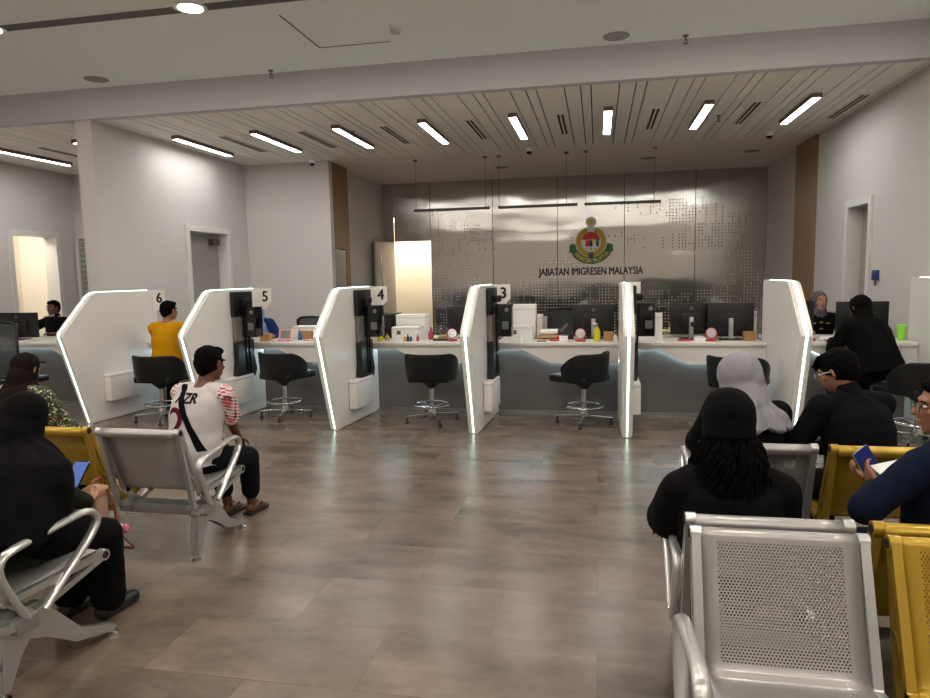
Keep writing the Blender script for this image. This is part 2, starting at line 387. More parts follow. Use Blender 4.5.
o = text_obj('wall_lettering', 'JABATAN IMIGRESEN MALAYSIA', .21, bl, None, (-.155, YS - .02, 1.50), depth=.008, bold=.006, sx=.70)
tag(o, 'black department lettering fixed to the steel wall below the crest', 'lettering')

# crest
t = thing('wall_crest', 'colourful round crest with gold wreath and green banner on steel wall', 'crest', (-.14, YS - .012, 2.16))
gold_m = mat('crest_gold', (225, 190, 60), .45); cw = mat('crest_white', (232, 228, 216), .5); cr = mat('crest_red', (206, 48, 42), .5); cg = mat('crest_green', (50, 104, 72), .5); cb = mat('crest_dark', (40, 42, 52), .5); cy = mat('crest_yellow', (236, 220, 80), .5)
def arc_band(r0, r1, a0, a1, y0, y1, n=40, cz=0, ez=1.0):
    bm = bmesh.new(); Q = []
    for i in range(n + 1):
        a = math.radians(a0 + (a1 - a0) * i / n); c_, s_ = math.cos(a), math.sin(a) * ez
        Q.append([bm.verts.new((r * c_, y, cz + r * s_)) for r, y in ((r0, y0), (r1, y0), (r1, y1), (r0, y1))])
    for a, b in zip(Q, Q[1:]):
        for j in range(4): bm.faces.new((a[j], a[(j + 1) % 4], b[(j + 1) % 4], b[j]))
    bm.faces.new(Q[0]); bm.faces.new(Q[-1][::-1]); return bm
def disc(r, y0, y1, cx=0, cz=0, n=32, a0=0, a1=360):
    bm = bmesh.new(); pts = [(cx + r * math.cos(math.radians(a0 + (a1 - a0) * i / n)), cz + r * math.sin(math.radians(a0 + (a1 - a0) * i / n))) for i in range(n + (a1 - a0 < 360))]
    prism(bm, pts, y0, y1, 'y'); return bm
bm = disc(.31, -.006, .0); obj('backing_plate', bm, cw, t)
obj('wreath', arc_band(.20, .30, 108, 432, -.022, -.004), mat('crest_wreath', (226, 190, 52), .5, rgb2=(150, 120, 30), vscale=45), t)
obj('shield', disc(.185, -.018, -.004, cz=.0), cw, t)
obj('shield_top', disc(.182, -.026, -.006, cz=.02, a0=8, a1=172), cr, t)
obj('shield_quarter', B(-.11, -.03, -.027, -.006, -.09, .035), cr, t); obj('shield_quarter', B(-.03, .03, -.027, -.006, -.09, .035), cb, t)
obj('shield_quarter', B(.10, .16, -.027, -.006, -.09, .06), cg, t); obj('shield_quarter', B(.045, .1, -.027, -.006, -.05, .05), cy, t)
for xx, zz in ((-.09, -.14), (0, -.155), (.09, -.14), (0, -.12)): obj('emblem_dot', disc(.014, -.026, -.006, xx, zz, 10), cb, t)
obj('wreath_knot', disc(.06, -.028, -.006, 0, -.27, 10), mat('crest_knot', (84, 84, 92), .5), t)
bm = disc(.105, -.016, -.0, cz=.40); obj('top_medallion', bm, cw, t)
obj('medallion_star', disc(.062, -.024, -.004, cz=.40, n=14), mat('crest_star', (214, 190, 92), .5), t)
obj('banner_rim', arc_band(.30, .475, 204, 336, -.014, 0, ez=.98), cw, t)
bn = obj('banner', arc_band(.315, .455, 207, 333, -.022, -.004, ez=.98), cg, t)
for sg in (-1, 1): obj('banner_tail', prism_ if False else (lambda bm: (prism(bm, [(sg * .27, -.2), (sg * .44, -.2), (sg * .43, -.06), (sg * .33, -.03)][::1], -.03, -.01, 'y'), bm)[1])(bmesh.new()), cg, t)
ww = 'IMIGRESEN MALAYSIA'
for i, ch in enumerate(ww):
    if ch == ' ': continue
    a = math.radians(217 + (323 - 217) * i / (len(ww) - 1)); o = obj('banner_letter', text_mesh(ch, .115, .002, bold=.003), cy, t)
    o.location = (math.cos(a) * .425, -.026, math.sin(a) * .425 * .98); o.rotation_euler = (PI / 2, -(a - 1.5 * PI), 0)
    o.scale = (.62, 1, 1)

# ------------------------------------------------------------------ ceiling fittings
def linear_light():
    t = thing('linear_ceiling_light', 'x', 'ceiling light')
    bm = bmesh.new()
    B(-.048, .048, -.70, .70, .04, .055, bm=bm)
    for s in (-1, 1): B(s * .05 - .004, s * .05 + .004, -.7, .7, 0, .055, bm=bm); B(-.054, .054, s * .7 - .006, s * .7 + .006, 0, .055, bm=bm)
    obj('housing', bm, mat('lamp_housing', (120, 96, 86), .5), t)
    obj('diffuser', B(-.045, .045, -.693, .693, .003, .03), lamp_m, t); return t
L0 = linear_light(); L0['group'] = 'linear lights in the plank ceiling'
lab = ['beside the left inner wall, leftmost over the booths', 'second from the left wall over the booths', 'third from the left wall, above booth four', 'fourth from the left wall, left of the crest',
       'fourth from the right wall, just left of the crest', 'nearly upright in view, directly above the crest', 'second from the right wall over the booths', 'nearest the right wall']
for i in range(8):
    loc = (-5.62 + i * 1.147, 9.15, ZC - .052); s = 'recessed linear ceiling light ' + lab[i]
    if i == 0: L0.location = loc; L0['label'] = s
    else: dup(L0, loc, 0, s)
dup(L0, (-8.5, 9.15, ZC - .052), 0, 'long linear ceiling light left of the white column, over the far left counter')
dup(L0, (-7.05, 9.0, ZC - .052), 0, 'linear ceiling light half hidden behind the white column')
dup(L0, (-8.5, 7.95, ZC - .052), 0, 'linear ceiling light leaving the picture at the left edge')
def slot_vent():
    t = thing('slot_vent', 'x', 'air vent')
    obj('frame', B(-.06, .06, -.6, .6, .004, .02), plank_m, t)
    for s in (-1, 1): obj('slot', B(s * .026 - .014, s * .026 + .014, -.59, .59, 0, .01), dark_gap_m, t)
    return t
V0 = slot_vent(); V0['group'] = 'linear slot vents in the plank ceiling'
vl = ['beside the left inner wall', 'second from the left inner wall', 'third from the left inner wall', 'fourth from the left inner wall, left of the crest', 'left of the light above the crest', 'right of the light above the crest', 'between the two rightmost lights', 'beside the right wall']
for i in range(8):
    loc = (-5.05 + i * 1.147, 9.25, ZC - .016); s = 'double slot air vent ' + vl[i]
    if i == 0: V0.location = loc; V0['label'] = s
    else: dup(V0, loc, 0, s)
dup(V0, (-7.9, 9.2, ZC - .016), 0, 'slot air vent in the ceiling left of the white column')
# dome cameras, detectors, speakers, sprinklers
def dome_cam():
    t = thing('dome_camera', 'x', 'security camera')
    obj('base', lathe(bmesh.new(), [(.055, 0), (.06, -.03), (.05, -.06)][::-1]), paper_m, t, 40)
    obj('dome', lathe(bmesh.new(), [(.004, -.1), (.025, -.095), (.04, -.08), (.046, -.058)]), blackg_m, t, 60); return t
D0 = dome_cam()
for i, (x, y, s) in enumerate([(-4.68, 10.8, 'white dome security camera above the white wall left of the recess'), (-1.06, 10.8, 'white dome security camera left of the crest at the ceiling edge'), (2.41, 10.6, 'white dome security camera near the right wall')]):
    if i == 0: D0.location = (x, y, ZC); D0['label'] = s; D0['group'] = 'dome security cameras'
    else: dup(D0, (x, y, ZC), 0, s)
def small_round(name, label, cat, x, y, z, r, h, m):
    o = obj(name, lathe(bmesh.new(), [(r * .7, -h), (r, -h * .6), (r, 0)]), m); o.location = (x, y, z); return tag(o, label, cat)
spk_m = mat('speaker_grille', (150, 150, 148), .8)
small_round('ceiling_speaker', 'round flat ceiling speaker at the left of the hall ceiling', 'ceiling speaker', -5.6, 7.0, ZH, .13, .006, spk_m)
small_round('ceiling_speaker', 'round flat ceiling speaker at the right of the hall ceiling', 'ceiling speaker', .17, 7.05, ZH, .13, .006, spk_m)
small_round('ceiling_speaker', 'round flat speaker in the recess ceiling left of the crest', 'ceiling speaker', -1.75, 12.6, ZC, .13, .006, spk_m)
small_round('ceiling_speaker', 'round flat speaker in the recess ceiling right of the crest', 'ceiling speaker', .85, 12.4, ZC, .13, .006, spk_m)
small_round('ceiling_speaker', 'round flat speaker in the recess ceiling by the right wall', 'ceiling speaker', 2.5, 12.2, ZC, .13, .006, spk_m)
t = thing('smoke_detector', 'white smoke detector beside the access hatch on hall ceiling', 'smoke detector', (-1.84, 6.28, ZH))
obj('base', lathe(bmesh.new(), [(.065, -.025), (.07, 0)]), paper_m, t, 40)
obj('sensor_head', lathe(bmesh.new(), [(.03, -.06), (.045, -.055), (.05, -.026)]), mat('detector_grey', (190, 190, 188), .5), t, 40)
def sprinkler(x, y, z, label):
    t = thing('fire_sprinkler', label, 'sprinkler', (x, y, z))
    obj('rosette', lathe(bmesh.new(), [(.03, -.008), (.03, 0)]), grey_m, t)
    bm = lathe(bmesh.new(), [(.008, -.05), (.008, -.008)], 8); tube(bm, [(.012, 0, -.04), (.018, 0, -.06), (.006, 0, -.075)], .003, 5); tube(bm, [(-.012, 0, -.04), (-.018, 0, -.06), (-.006, 0, -.075)], .003, 5)
    obj('nozzle', bm, mat('nozzle_metal', (90, 86, 82), .4, .6), t)
    obj('deflector', lathe(bmesh.new(), [(.026, -.08), (.026, -.075)], 12), grey_m, t)
sprinkler(-3.56, 7.2, ZH, 'fire sprinkler by the beam at the left of the hall ceiling')
sprinkler(.84, 7.2, ZH, 'fire sprinkler by the beam at the right of the hall ceiling')
sprinkler(-3.25, 8.9, ZC, 'fire sprinkler between planks above booth four')
sprinkler(1.5, 9.3, ZC, 'fire sprinkler right of the second light from the right wall')
# access hatch (a hairline groove)
t = thing('access_hatch', 'square hairline access hatch in the hall ceiling', 'hatch', (-2.3, 6.2, ZH - .004))
bm = bmesh.new()
B(-.446, -.434, -.446, .446, .001, .0035, bm=bm); B(-.446, .30, .434, .446, .001, .0035, bm=bm)
obj('shadow_gap', bm, dark_gap_m, t)
# dark slot diffuser with downlights set in it
t = thing('slot_diffuser', 'dark linear slot running across the hall ceiling between the downlights', 'air vent', (-3, 5.42, ZH - .0125))
obj('slot', B(-5.9, 6.1, -.07, .07, .001, .01), mat('slot_dark', (96, 94, 90), .7), t)
bm = bmesh.new(); B(-5.9, 6.1, -.09, -.07, 0, .012, bm=bm); B(-5.9, 6.1, .07, .09, 0, .012, bm=bm); obj('frame', bm, hall_ceiling_m, t)
def downlight():
    t = thing('downlight', 'x', 'ceiling light')
    obj('trim_ring', arc_band(.1, .14, 0, 360, -.006, .012, 32), paper_m, t).rotation_euler = (-PI / 2, 0, 0)
    obj('lens', lathe(bmesh.new(), [(.1, -.012), (.1, -.004)], 32), down_m, t); return t
DL = downlight(); DL['group'] = 'round downlights of the waiting hall'
dls = [(-3.37, 5.4, 'bright round downlight in the hall ceiling at the top of the picture'), (-5.38, 5.4, 'bright round downlight in the hall ceiling at the left edge')]
for x in (-1.36, .65, 2.5): dls.append((x, 5.0 if 0 else 5.4, 'round downlight above the picture top edge'))
for y in (2.6, -.2, -3.0):
    for x in (-8, -5.38, -3.37, -1.36, .65, 2.5): dls.append((x, y, 'round downlight behind the camera above the waiting hall'))
for i, (x, y, s) in enumerate(dls):
    if x == -1.36 and y == 5.4 or (x > -2 and y == 5.4): s = 'round downlight above the top edge of the picture'
    if i == 0: DL.location = (x, y, ZH - .006); DL['label'] = s
    else: dup(DL, (x, y, ZH - .006), 0, s)
# pendant light bars
def pendant(x0, x1, label, hang):
    t = thing('pendant_light', label, 'pendant light', ((x0 + x1) / 2, 11.34, 2.63), 0, 'slim pendant light bars before the steel wall')
    h = (x1 - x0) / 2
    obj('bar', B(-h, h, -.02, .02, 0, .045, .003), mat('pendant_bronze', (48, 40, 34), .4, .3), t)
    for k, px in enumerate(hang):
        px -= (x0 + x1) / 2
        obj('suspension_cable', tube(bmesh.new(), [(px, 0, .045), (px, 0, ZC - 2.63)], .0035, 6), mat('cable', (70, 66, 62), .5), t)
        obj('ceiling_rose', lathe(bmesh.new(), [(.035, ZC - 2.63 - .03), (.035, ZC - 2.63)], 16, (px, 0, 0)), grey_m, t)
pendant(-3.09, -1.78, 'slim dark pendant light bar left of the crest, farthest left', (-3.05, -1.85))
pendant(-1.64, -.33, 'slim dark pendant light bar just left of the crest, the middle one', (-1.62, -.51))
pendant(-.22, .98, 'slim dark pendant light bar above and right of the crest', (-.2, .88))

# ------------------------------------------------------------------ partitions and counters
SK = [.11, .09, .07, .04, .0, .0, .0]
PX = [-5.50, -4.08, -2.63, -1.19, .27, 1.72, 3.09]
PROF = [(6.36, 0), (6.08, .93), (6.06, .98), (6.08, 1.03), (6.44, 1.39), (6.49, 1.425), (6.56, 1.435), (7.34, 1.435), (7.44, 1.435), (7.44, 0)]
def booth_partition(i, x, label):
    t = thing('booth_partition', label, 'partition', (x, 6.4, 0), -SK[i], 'white illuminated partitions between the booths')
    h = .05; bm = bmesh.new(); prism(bm, [(a - 6.4, b) for a, b in PROF], -h, h, 'x')
    bmesh.ops.bevel(bm, geom=[e for e in bm.edges if abs(e.verts[0].co.x - e.verts[1].co.x) < 1e-5], offset=.012, segments=3, affect='EDGES')
    obj('panel', bm, white_m, t, 35)
    # light strip sunk along the front and top edge
    path = [V((0, y - 6.4, z)) for y, z in PROF[:8]]
    s = []
    for k, p in enumerate(path):
        d = (path[min(k + 1, 7)] - path[max(k - 1, 0)]).normalized(); n = V((0, -d.z, d.y)); s.append(p + n * .001)
    s[0].z = .012
    bm = tube(bmesh.new(), s, .006, 8, .009, side=(1, 0, 0)); obj('light_strip', bm, led_m, t, 60)
    return t
plabs = ['white illuminated partition with number six sign, foremost on the left', 'white illuminated partition with number five sign', 'white illuminated partition with number four sign', 'white illuminated partition with number three sign',
         'white illuminated partition seen almost edge-on right of the middle', 'white illuminated partition behind the man in glasses', 'white illuminated partition against the right wall']
for i, x in enumerate(PX): booth_partition(i, x, plabs[i])
# number signs
def sign(x, digit, label):
    t = thing('number_sign', label, 'sign', (x, 7.38, 0), 0, 'booth number signs')
    bm = bmesh.new(); prism(bm, [(0, 1.19), (.075, 1.19), (.16, 1.275), (.16, 1.435), (0, 1.435)], -.006, .006, 'y'); obj('plate', bm, mat('sign_white', (226, 224, 216), .5), t)
    if digit: text_obj('digit', digit, .17, bl, t, (.085, -.008, 1.285), depth=.002, bold=.005, sx=.95)
for x, d, l in ((-5.345, '6', 'white number plate reading 6'), (-3.945, '5', 'white number plate reading 5'), (-2.515, '4', 'white number plate reading 4'), (-1.105, '3', 'white number plate reading 3')): sign(x, d, l)
t = thing('number_sign', 'white number plate mostly hidden behind the black kiosk nearest the crest', 'sign', (.322, 7.38, 0), 0, 'booth number signs')
bm = bmesh.new(); prism(bm, [(0, 1.21), (.05, 1.21), (.12, 1.29), (.12, 1.44), (0, 1.44)], -.006, .006, 'y'); obj('plate', bm, MATS['sign_white'], t)
# black self service columns on the right faces of the partitions
def kiosk():
    t = thing('document_kiosk', 'x', 'kiosk')
    bm = bmesh.new(); B(0, .05, -.02, .34, 1.13, 1.41, .012, bm); obj('upper_shell', bm, black_m, t, 35)
    bm = bmesh.new(); prism(bm, [(-.03, .48), (.06, .44), (.30, .44), (.34, .52), (.30, .68), (.30, .86), (-.0, .86), (0, .62)], 0, .065, 'x'); obj('lower_shell', bm, black_m, t, 35)
    obj('grey_panel', B(0, .045, 0, .3, .84, 1.14, .004), grey_m, t)
    for s in (.14, .2): obj('cable_channel', B(.06, .078, s, s + .02, .5, .95, .004), blackg_m, t)
    bm = bmesh.new(); box(bm, (.15, .17, 1.07), (.17, .15, .34), .012, Matrix.Rotation(0, 3, 'Z')); sb = obj('scanner_box', bm, blackg_m, t, 35)
    obj('lens', lathe(bmesh.new(), [(.022, 0), (.02, .008), (.012, .01)], 16), grey_m, sb).matrix_basis = Matrix.Translation((.19, .09, 1.18)) @ Matrix.Rotation(PI / 2, 4, 'X')
    obj('finger_pad', B(.14, .21, .086, .1, .98, 1.06, .004), mat('pad_grey', (98, 102, 108), .3), sb)
    bm = B(.05, .12, .1, .2, 1.26, 1.33, .012); obj('camera_head', bm, black_m, t, 35)
    return t
K0 = kiosk()
kl = ['black document kiosk on the number five partition', 'black document kiosk on the number four partition', 'black document kiosk on the number three partition', 'black document kiosk on the partition seen almost edge-on']
for i, (px, s) in enumerate(zip(PX[1:5], kl)):
    sk = SK[i + 1]; loc = (px + .052 + sk * .5, 6.82, 0)
    if i == 0: K0.location = loc; K0.rotation_euler.z = -sk; K0['label'] = s; K0['group'] = 'black document kiosks on the partitions'
    else: dup(K0, loc, -sk, s)
def wall_box():
    t = thing('partition_box', 'x', 'box'); obj('body', B(0, .085, -.26, .2, .17, .47, .006), box_white_m, t, 35); obj('lid_seam', B(.0, .087, -.262, .202, .44, .444), grey_m, t); return t
B0 = wall_box()
for i, (px, s) in enumerate(zip(PX[:5], ['white box low on the number six partition', 'white box below the kiosk of the number five partition', 'white box below the kiosk of the number four partition', 'white box below the kiosk of the number three partition', 'white box below the kiosk of the edge-on partition'])):
    sk = SK[i]; loc = (px + .052 + sk * .52, 6.86, 0)
    if i == 0: B0.location = (px + .052 + sk * .45, 6.8, .05); B0.rotation_euler.z = -sk; B0['label'] = s; B0['group'] = 'white boxes on the partitions'
    else: dup(B0, loc, -sk, s)
# counters, one per booth
def counter(x0, x1, label, split=(.29, .60), y1=8.1):
    t = thing('service_counter', label, 'counter', (x0, 0, 0), 0, 'white service counters')
    w = x1 - x0; a, b = split
    obj('worktop', B(.0, w, 7.18, y1, .775, .81, .006), white2_m, t, 35)
    bm = bmesh.new(); prism(bm, [(0, .735), (a, .735), (b, .585), (w, .585), (w, .776), (0, .776)], 7.2, 7.225, 'y'); obj('fascia', bm, white2_m, t)
    bm = bmesh.new(); tube(bm, [(.0, 7.392, .742), (a, 7.392, .742), (b, 7.392, .592), (w, 7.392, .592)], .007, 6); obj('light_strip', bm, ledblue_m, t)
    yk = min(7.42, y1 - .04); obj('kick_panel', B(0, w, yk, yk + .04, 0, .776), panel_m, t)
    obj('plinth', B(0, w, yk - .015, yk, 0, .03), mat('plinth_steel', (150, 150, 150), .35, .6), t)
    return t
cl = ['white counter of booth six with the seated man in yellow', 'white counter of booth five with a pink frame on it', 'white counter of booth four with a white carton and bottles', 'white counter of booth three below the crest', 'white counter between the edge-on partition and the grey hijab', 'white counter where the woman in black leans', ]
for i in range(6): counter(PX[i] + .056 + SK[i], PX[i + 1] - .056 + SK[i + 1] * .85, cl[i])
counter(-9.0, XL - .24, 'long white counter at the far left with the stretching officer', (2.3, 2.55))
counter(XL - .23, PX[0] + .03, 'short shallow white counter end left of the number six partition', (.1, .3), 7.34)

# ------------------------------------------------------------------ swivel chairs
def swivel_chair():
    t = thing('swivel_chair', 'x', 'chair')
    # shell: back and arms in one curve (faces +y)
    bm = bmesh.new(); n = 28; rows = []
    for i in range(n + 1):
        a = math.radians(-205 + 230 * i / n + 0)      # sweep round the rear
        k = abs(i / n - .5) * 2
        top = .742 - .15 * max(0, (k - .5) / .5) ** 1.5; bot = .45
        rx, ry = .285, .245
        row = []
        for j in range(6):
            u = j / 5; z = bot + (top - bot) * u; f = .92 + .09 * u ** .6
            row.append(bm.verts.new((rx * f * math.cos(a), ry * f * math.sin(a) - .0, z)))
        rows.append(row)
    for a_, b_ in zip(rows, rows[1:]):
        for j in range(5): bm.faces.new((a_[j], a_[j + 1], b_[j + 1], b_[j]))
    o = obj('backrest_shell', bm, leather_m, t, 80); md = o.modifiers.new('s', 'SOLIDIFY'); md.thickness = .035; md.offset = -1
    md = o.modifiers.new('b', 'BEVEL'); md.width = .01; md.segments = 3; md.limit_method = 'ANGLE'
    bm = bmesh.new(); box(bm, (0, .06, .475), (.44, .46, .075), .03, seg=3); obj('seat', bm, leather_m, t, 60)
    obj('mechanism', lathe(bmesh.new(), [(.03, .36), (.09, .415), (.12, .44)], 16), black_m, t, 40)
    obj('column', lathe(bmesh.new(), [(.024, .1), (.024, .37)], 16), chrome_m, t, 40)
    obj('hub', lathe(bmesh.new(), [(.045, .07), (.05, .09), (.035, .14), (.03, .17)], 16), chrome_m, t, 40)
    bm = bmesh.new(); tube(bm, [(.19 * math.cos(2 * PI * i / 32), .19 * math.sin(2 * PI * i / 32), .185) for i in range(32)], .009, 8, closed=True)
    for k in range(4): a = PI / 4 + k * PI / 2; tube(bm, [(.03 * math.cos(a), .03 * math.sin(a), .16), (.19 * math.cos(a), .19 * math.sin(a), .185)], .007, 6)
    obj('foot_ring', bm, chrome_m, t, 60)
    for k in range(4):
        a = k * PI / 2 + .5; c_, s_ = math.cos(a), math.sin(a)
        lg = obj('leg', tube(bmesh.new(), [(.03 * c_, .03 * s_, .085), (.29 * c_, .29 * s_, .07)], .014, 8, .01), chrome_m, t, 50)
        bm = lathe(bmesh.new(), [(.024, 0), (.022, .012), (.009, .022), (.009, .065)], 12, (.275 * c_, .275 * s_, 0)); obj('glide', bm, rubber_m, lg, 40)
    return t
S0 = swivel_chair(); S0['group'] = 'black swivel chairs at the booths'
chairs = [(-4.76, 6.60, .0, 'black swivel chair under the man in the yellow shirt'), (-3.43, 6.9, -.3, 'empty black swivel chair at booth five'), (-1.73, 6.86, 0.02, 'empty black swivel chair at booth four, back turned square on'),
          (-.14, 6.93, .95, 'empty black swivel chair at booth three, turned side-on'), (1.30, 6.7, -.5, 'black swivel chair behind the grey hijab'), (2.74, 6.42, .45, 'black swivel chair behind the woman leaning on the counter')]
for i, (x, y, r, s) in enumerate(chairs):
    if i == 0: S0.location = (x, y, 0); S0.rotation_euler.z = r; S0['label'] = s
    else: dup(S0, (x, y, 0), r, s)

# office chairs behind or before the counters
def mesh_chair(x, y, rz, label, h=1.0):
    t = thing('office_chair', label, 'chair', (x, y, 0), rz)
    bm = bmesh.new(); n = 12; rows = []
    for i in range(n + 1):
        u = i / n * 2 - 1
        rows.append([bm.verts.new((.23 * u * (1 - .06 * v_ ** 4), -.2 - .05 * (1 - u * u) - .03 * math.sin(v_ * PI), .52 + (h - .52) * v_)) for v_ in [j / 8 for j in range(9)]])
    for a_, b_ in zip(rows, rows[1:]):
        for j in range(8): bm.faces.new((a_[j], a_[j + 1], b_[j + 1], b_[j]))
    o = obj('mesh_back', bm, mat('chair_mesh', (52, 58, 62), .7, alpha=.85), t, 80)
    ring = [r[0].index for r in rows] if 0 else None
    pts = [(-.23, -.2, .52), (-.235, -.22, .75), (-.225, -.2, h - .03), (-.18, -.22, h), (0, -.25, h + .01), (.18, -.22, h), (.225, -.2, h - .03), (.235, -.22, .75), (.23, -.2, .52), (.1, -.235, .5), (-.1, -.235, .5)]
    obj('back_frame', tube(bmesh.new(), pts, .016, 8, closed=True), black_m, t, 60)
    bm = bmesh.new(); box(bm, (0, .05, .43), (.47, .46, .07), .028, seg=3); obj('seat', bm, black_m, t, 60)
    obj('column', lathe(bmesh.new(), [(.025, .08), (.025, .4)], 12), black_m, t, 40)
    obj('back_strut', tube(bmesh.new(), [(0, -.1, .4), (0, -.24, .42), (0, -.26, .7)], .02, 8), black_m, t, 50)
    for s in (-1, 1):
        obj('armrest', tube(bmesh.new(), smooth_path([(s * .2, .0, .4), (s * .27, .0, .42), (s * .28, 0, .6), (s * .28, -.08, .63), (s * .28, .14, .63)]), .016, 8), black_m, t, 50)
    for k in range(5):
        a = k * 2 * PI / 5 + .3; lg = obj('leg', tube(bmesh.new(), [(0, 0, .09), (.28 * math.cos(a), .28 * math.sin(a), .065)], .018, 8), black_m, t, 50)
        bm = bmesh.new(); tube(bm, [(.28 * math.cos(a) - .012, .28 * math.sin(a), .027), (.28 * math.cos(a) + .012, .28 * math.sin(a), .027)], .027, 12); obj('castor', bm, rubber_m, lg, 40)
mesh_chair(-6.62, 6.55, .15, 'black mesh office chair before the far left counter', 1.12)
mesh_chair(-3.98, 8.55, PI - .3, 'black mesh office chair behind the pink frame on counter five', 1.0)

# ------------------------------------------------------------------ waiting benches
PITCH = .545; SW = .435
def side_pts():
    """bent sheet profile (y, z) from the back top to the seat front"""
    return smooth_path([(0, -.035, .732), (0, -.045, .755), (0, -.025, .774), (0, .0, .766), (0, .010, .74), (0, .048, .62), (0, .092, .50), (0, .122, .425), (0, .142, .404), (0, .180, .396), (0, .38, .405), (0, .53, .418), (0, .568, .412), (0, .58, .392), (0, .565, .378)], 4)
def bench_seat_mesh():
    bm = bmesh.new(); uvl = bm.loops.layers.uv.new('UVMap'); P = side_pts(); L = [0]
    for a, b in zip(P, P[1:]): L.append(L[-1] + (b - a).length)
    nx = 6; g = [[bm.verts.new((-SW / 2 + SW * i / nx, p.y, p.z)) for i in range(nx + 1)] for p in P]
    for j in range(len(P) - 1):
        for i in range(nx):
            f = bm.faces.new((g[j][i], g[j][i + 1], g[j + 1][i + 1], g[j + 1][i])); f.smooth = True
            for lp, (ii, jj) in zip(f.loops, ((i, j), (i + 1, j), (i + 1, j + 1), (i, j + 1))): lp[uvl].uv = (SW * ii / nx, L[jj])
    return bm
def seat_frame_bm(x):
    bm = bmesh.new(); w = .013
    def bar(p, q, r0, r1):
        d = (V(q) - V(p)).normalized(); n = V((-d.y, d.x)); a, b = V(p), V(q)
        prism(bm, [a + n * r0, a - n * r0, b - n * r1, b + n * r1], x - w, x + w, 'x')
    bar((-.02, .757), (.085, .30), .012, .012); bar((-.005, .757), (.135, .40), .012, .012); bar((.07, .30), (.2, .27), .014, .014)
    bar((.045, .52), (.095, .47), .008, .008); bar((.13, .40), (.24, .30), .012, .012)
    bar((.13, .385), (.575, .398), .013, .013); bar((.18, .275), (.565, .385), .013, .011); bar((.35, .38), (.33, .32), .009, .009)
    for (y, z, r) in ((-.018, .756, .024), (.575, .395, .024)):
        pts = [(y + r * math.cos(2 * PI * k / 16), z + r * math.sin(2 * PI * k / 16)) for k in range(16)]; prism(bm, pts, x - .016, x + .016, 'x')
    return bm
def cap_bm(x0):
    bm = bmesh.new()
    for (y, z) in ((-.018, .756), (.575, .395)):
        pts = [(y + .015 * math.cos(2 * PI * k / 12), z + .015 * math.sin(2 * PI * k / 12)) for k in range(12)]; prism(bm, pts, x0 - .019, x0 + .019, 'x')
    return bm
def bench_leg_bm(x):
    bm = bmesh.new(); w = .022
    prism(bm, [(.10, .32), (.30, .32), (.34, .27), (.46, .12), (.63, .055), (.645, .03), (.615, .025), (.44, .07), (.31, .17), (.24, .20), (.20, .15), (.155, .03), (.115, .03), (.12, .12), (.15, .24), (.10, .29)], x - w, x + w, 'x')
    bmesh.ops.bevel(bm, geom=list(bm.edges), offset=.006, segments=2, affect='EDGES')
    return bm
def bench(seats, loc, rz, label, legs=(0, None), arms=(0, None), arm_in=.025):
    """seats: list of 'silver'/'gold' from local -x to +x; x of the first seat centre is PITCH/2"""
    t = thing('waiting_bench', label, 'bench', loc, rz); n = len(seats); Wd = n * PITCH
    obj('beam', B(.02, Wd - .02, .165, .255, .245, .305, .006), mat('beam_silver', (150, 152, 150), .35, .6), t, 35)
    for i, k in enumerate(seats):
        xc = (i + .5) * PITCH; pm, fm = (perf_silver_m, alu_m) if k == 'silver' else (perf_gold_m, gold_cast_m)
        o = obj('seat_shell', bench_seat_mesh(), pm, t); o.location.x = xc; o['label'] = k + ' perforated seat and back'
        md = o.modifiers.new('s', 'SOLIDIFY'); md.thickness = .003; md.offset = 0
        for s in (-1, 1):
            f = obj('side_frame', seat_frame_bm(xc + s * (SW / 2 + .014)), fm, t, 35); f['label'] = k + ' side frame'
            obj('frame_cap', cap_bm(xc + s * (SW / 2 + .014)), rubber_m, f)
    for x in [.085 if l == 0 else Wd - .085 for l in legs]:
        lg = obj('leg', bench_leg_bm(x), alu_m, t, 35)
        for (yy) in (.135, .63):
            obj('foot', lathe(bmesh.new(), [(.028, 0), (.027, .008), (.012, .016), (.008, .03)], 16, (x, yy, 0)), chrome_m, lg, 40)
    for x in [(-.0 + arm_in if a == 0 else Wd - arm_in) for a in arms]:
        p = smooth_path([(x, .21, .30), (x, .16, .40), (x, .125, .49), (x, .125, .54), (x, .165, .572), (x, .30, .592), (x, .45, .612), (x, .52, .605), (x, .545, .56), (x, .50, .50), (x, .39, .40), (x, .28, .30)], 5)
        obj('armrest', tube(bmesh.new(), p, .014, 10, .022, side=(1, 0, 0)), mat('armrest_silver', (198, 198, 196), .28, .7), t, 60)
    return t
# A: middle left, B: near left, C: right first row, D: right second row, E: right, back to back with D
xa = -2.105
BA = bench(['gold', 'gold', 'silver'], (xa - 3 * PITCH, 3.10, 0), 0, 'bench at left with gold seats and a silver end seat under the jersey man', (0, 1), (0, 1))
BB = bench(['gold', 'silver', 'silver'], (-2.11 - 3 * PITCH * math.cos(.14), 1.83 + 3 * PITCH * math.sin(.14), 0), -.14, 'silver bench at the left edge under the woman holding a phone', (0, 1), (0, 1))
BC = bench(['silver', 'gold', 'gold'], (.43, 3.16, 0), 0, 'right-hand bench nearest the booths, under the woman in grey hijab', (0, 1), (0, 1))
BD = bench(['silver', 'gold', 'silver'], (.25, 2.2, 0), 0, 'right-hand bench in the middle row, under the man in the black cap', (0, 1), (0, 1))
BE = bench(['silver', 'gold', 'silver'], (.25 + 3 * PITCH, 2.05, 0), PI, 'empty right-hand bench closest to the camera, backing onto the middle row', (0, 1), (0, 1), -.015)

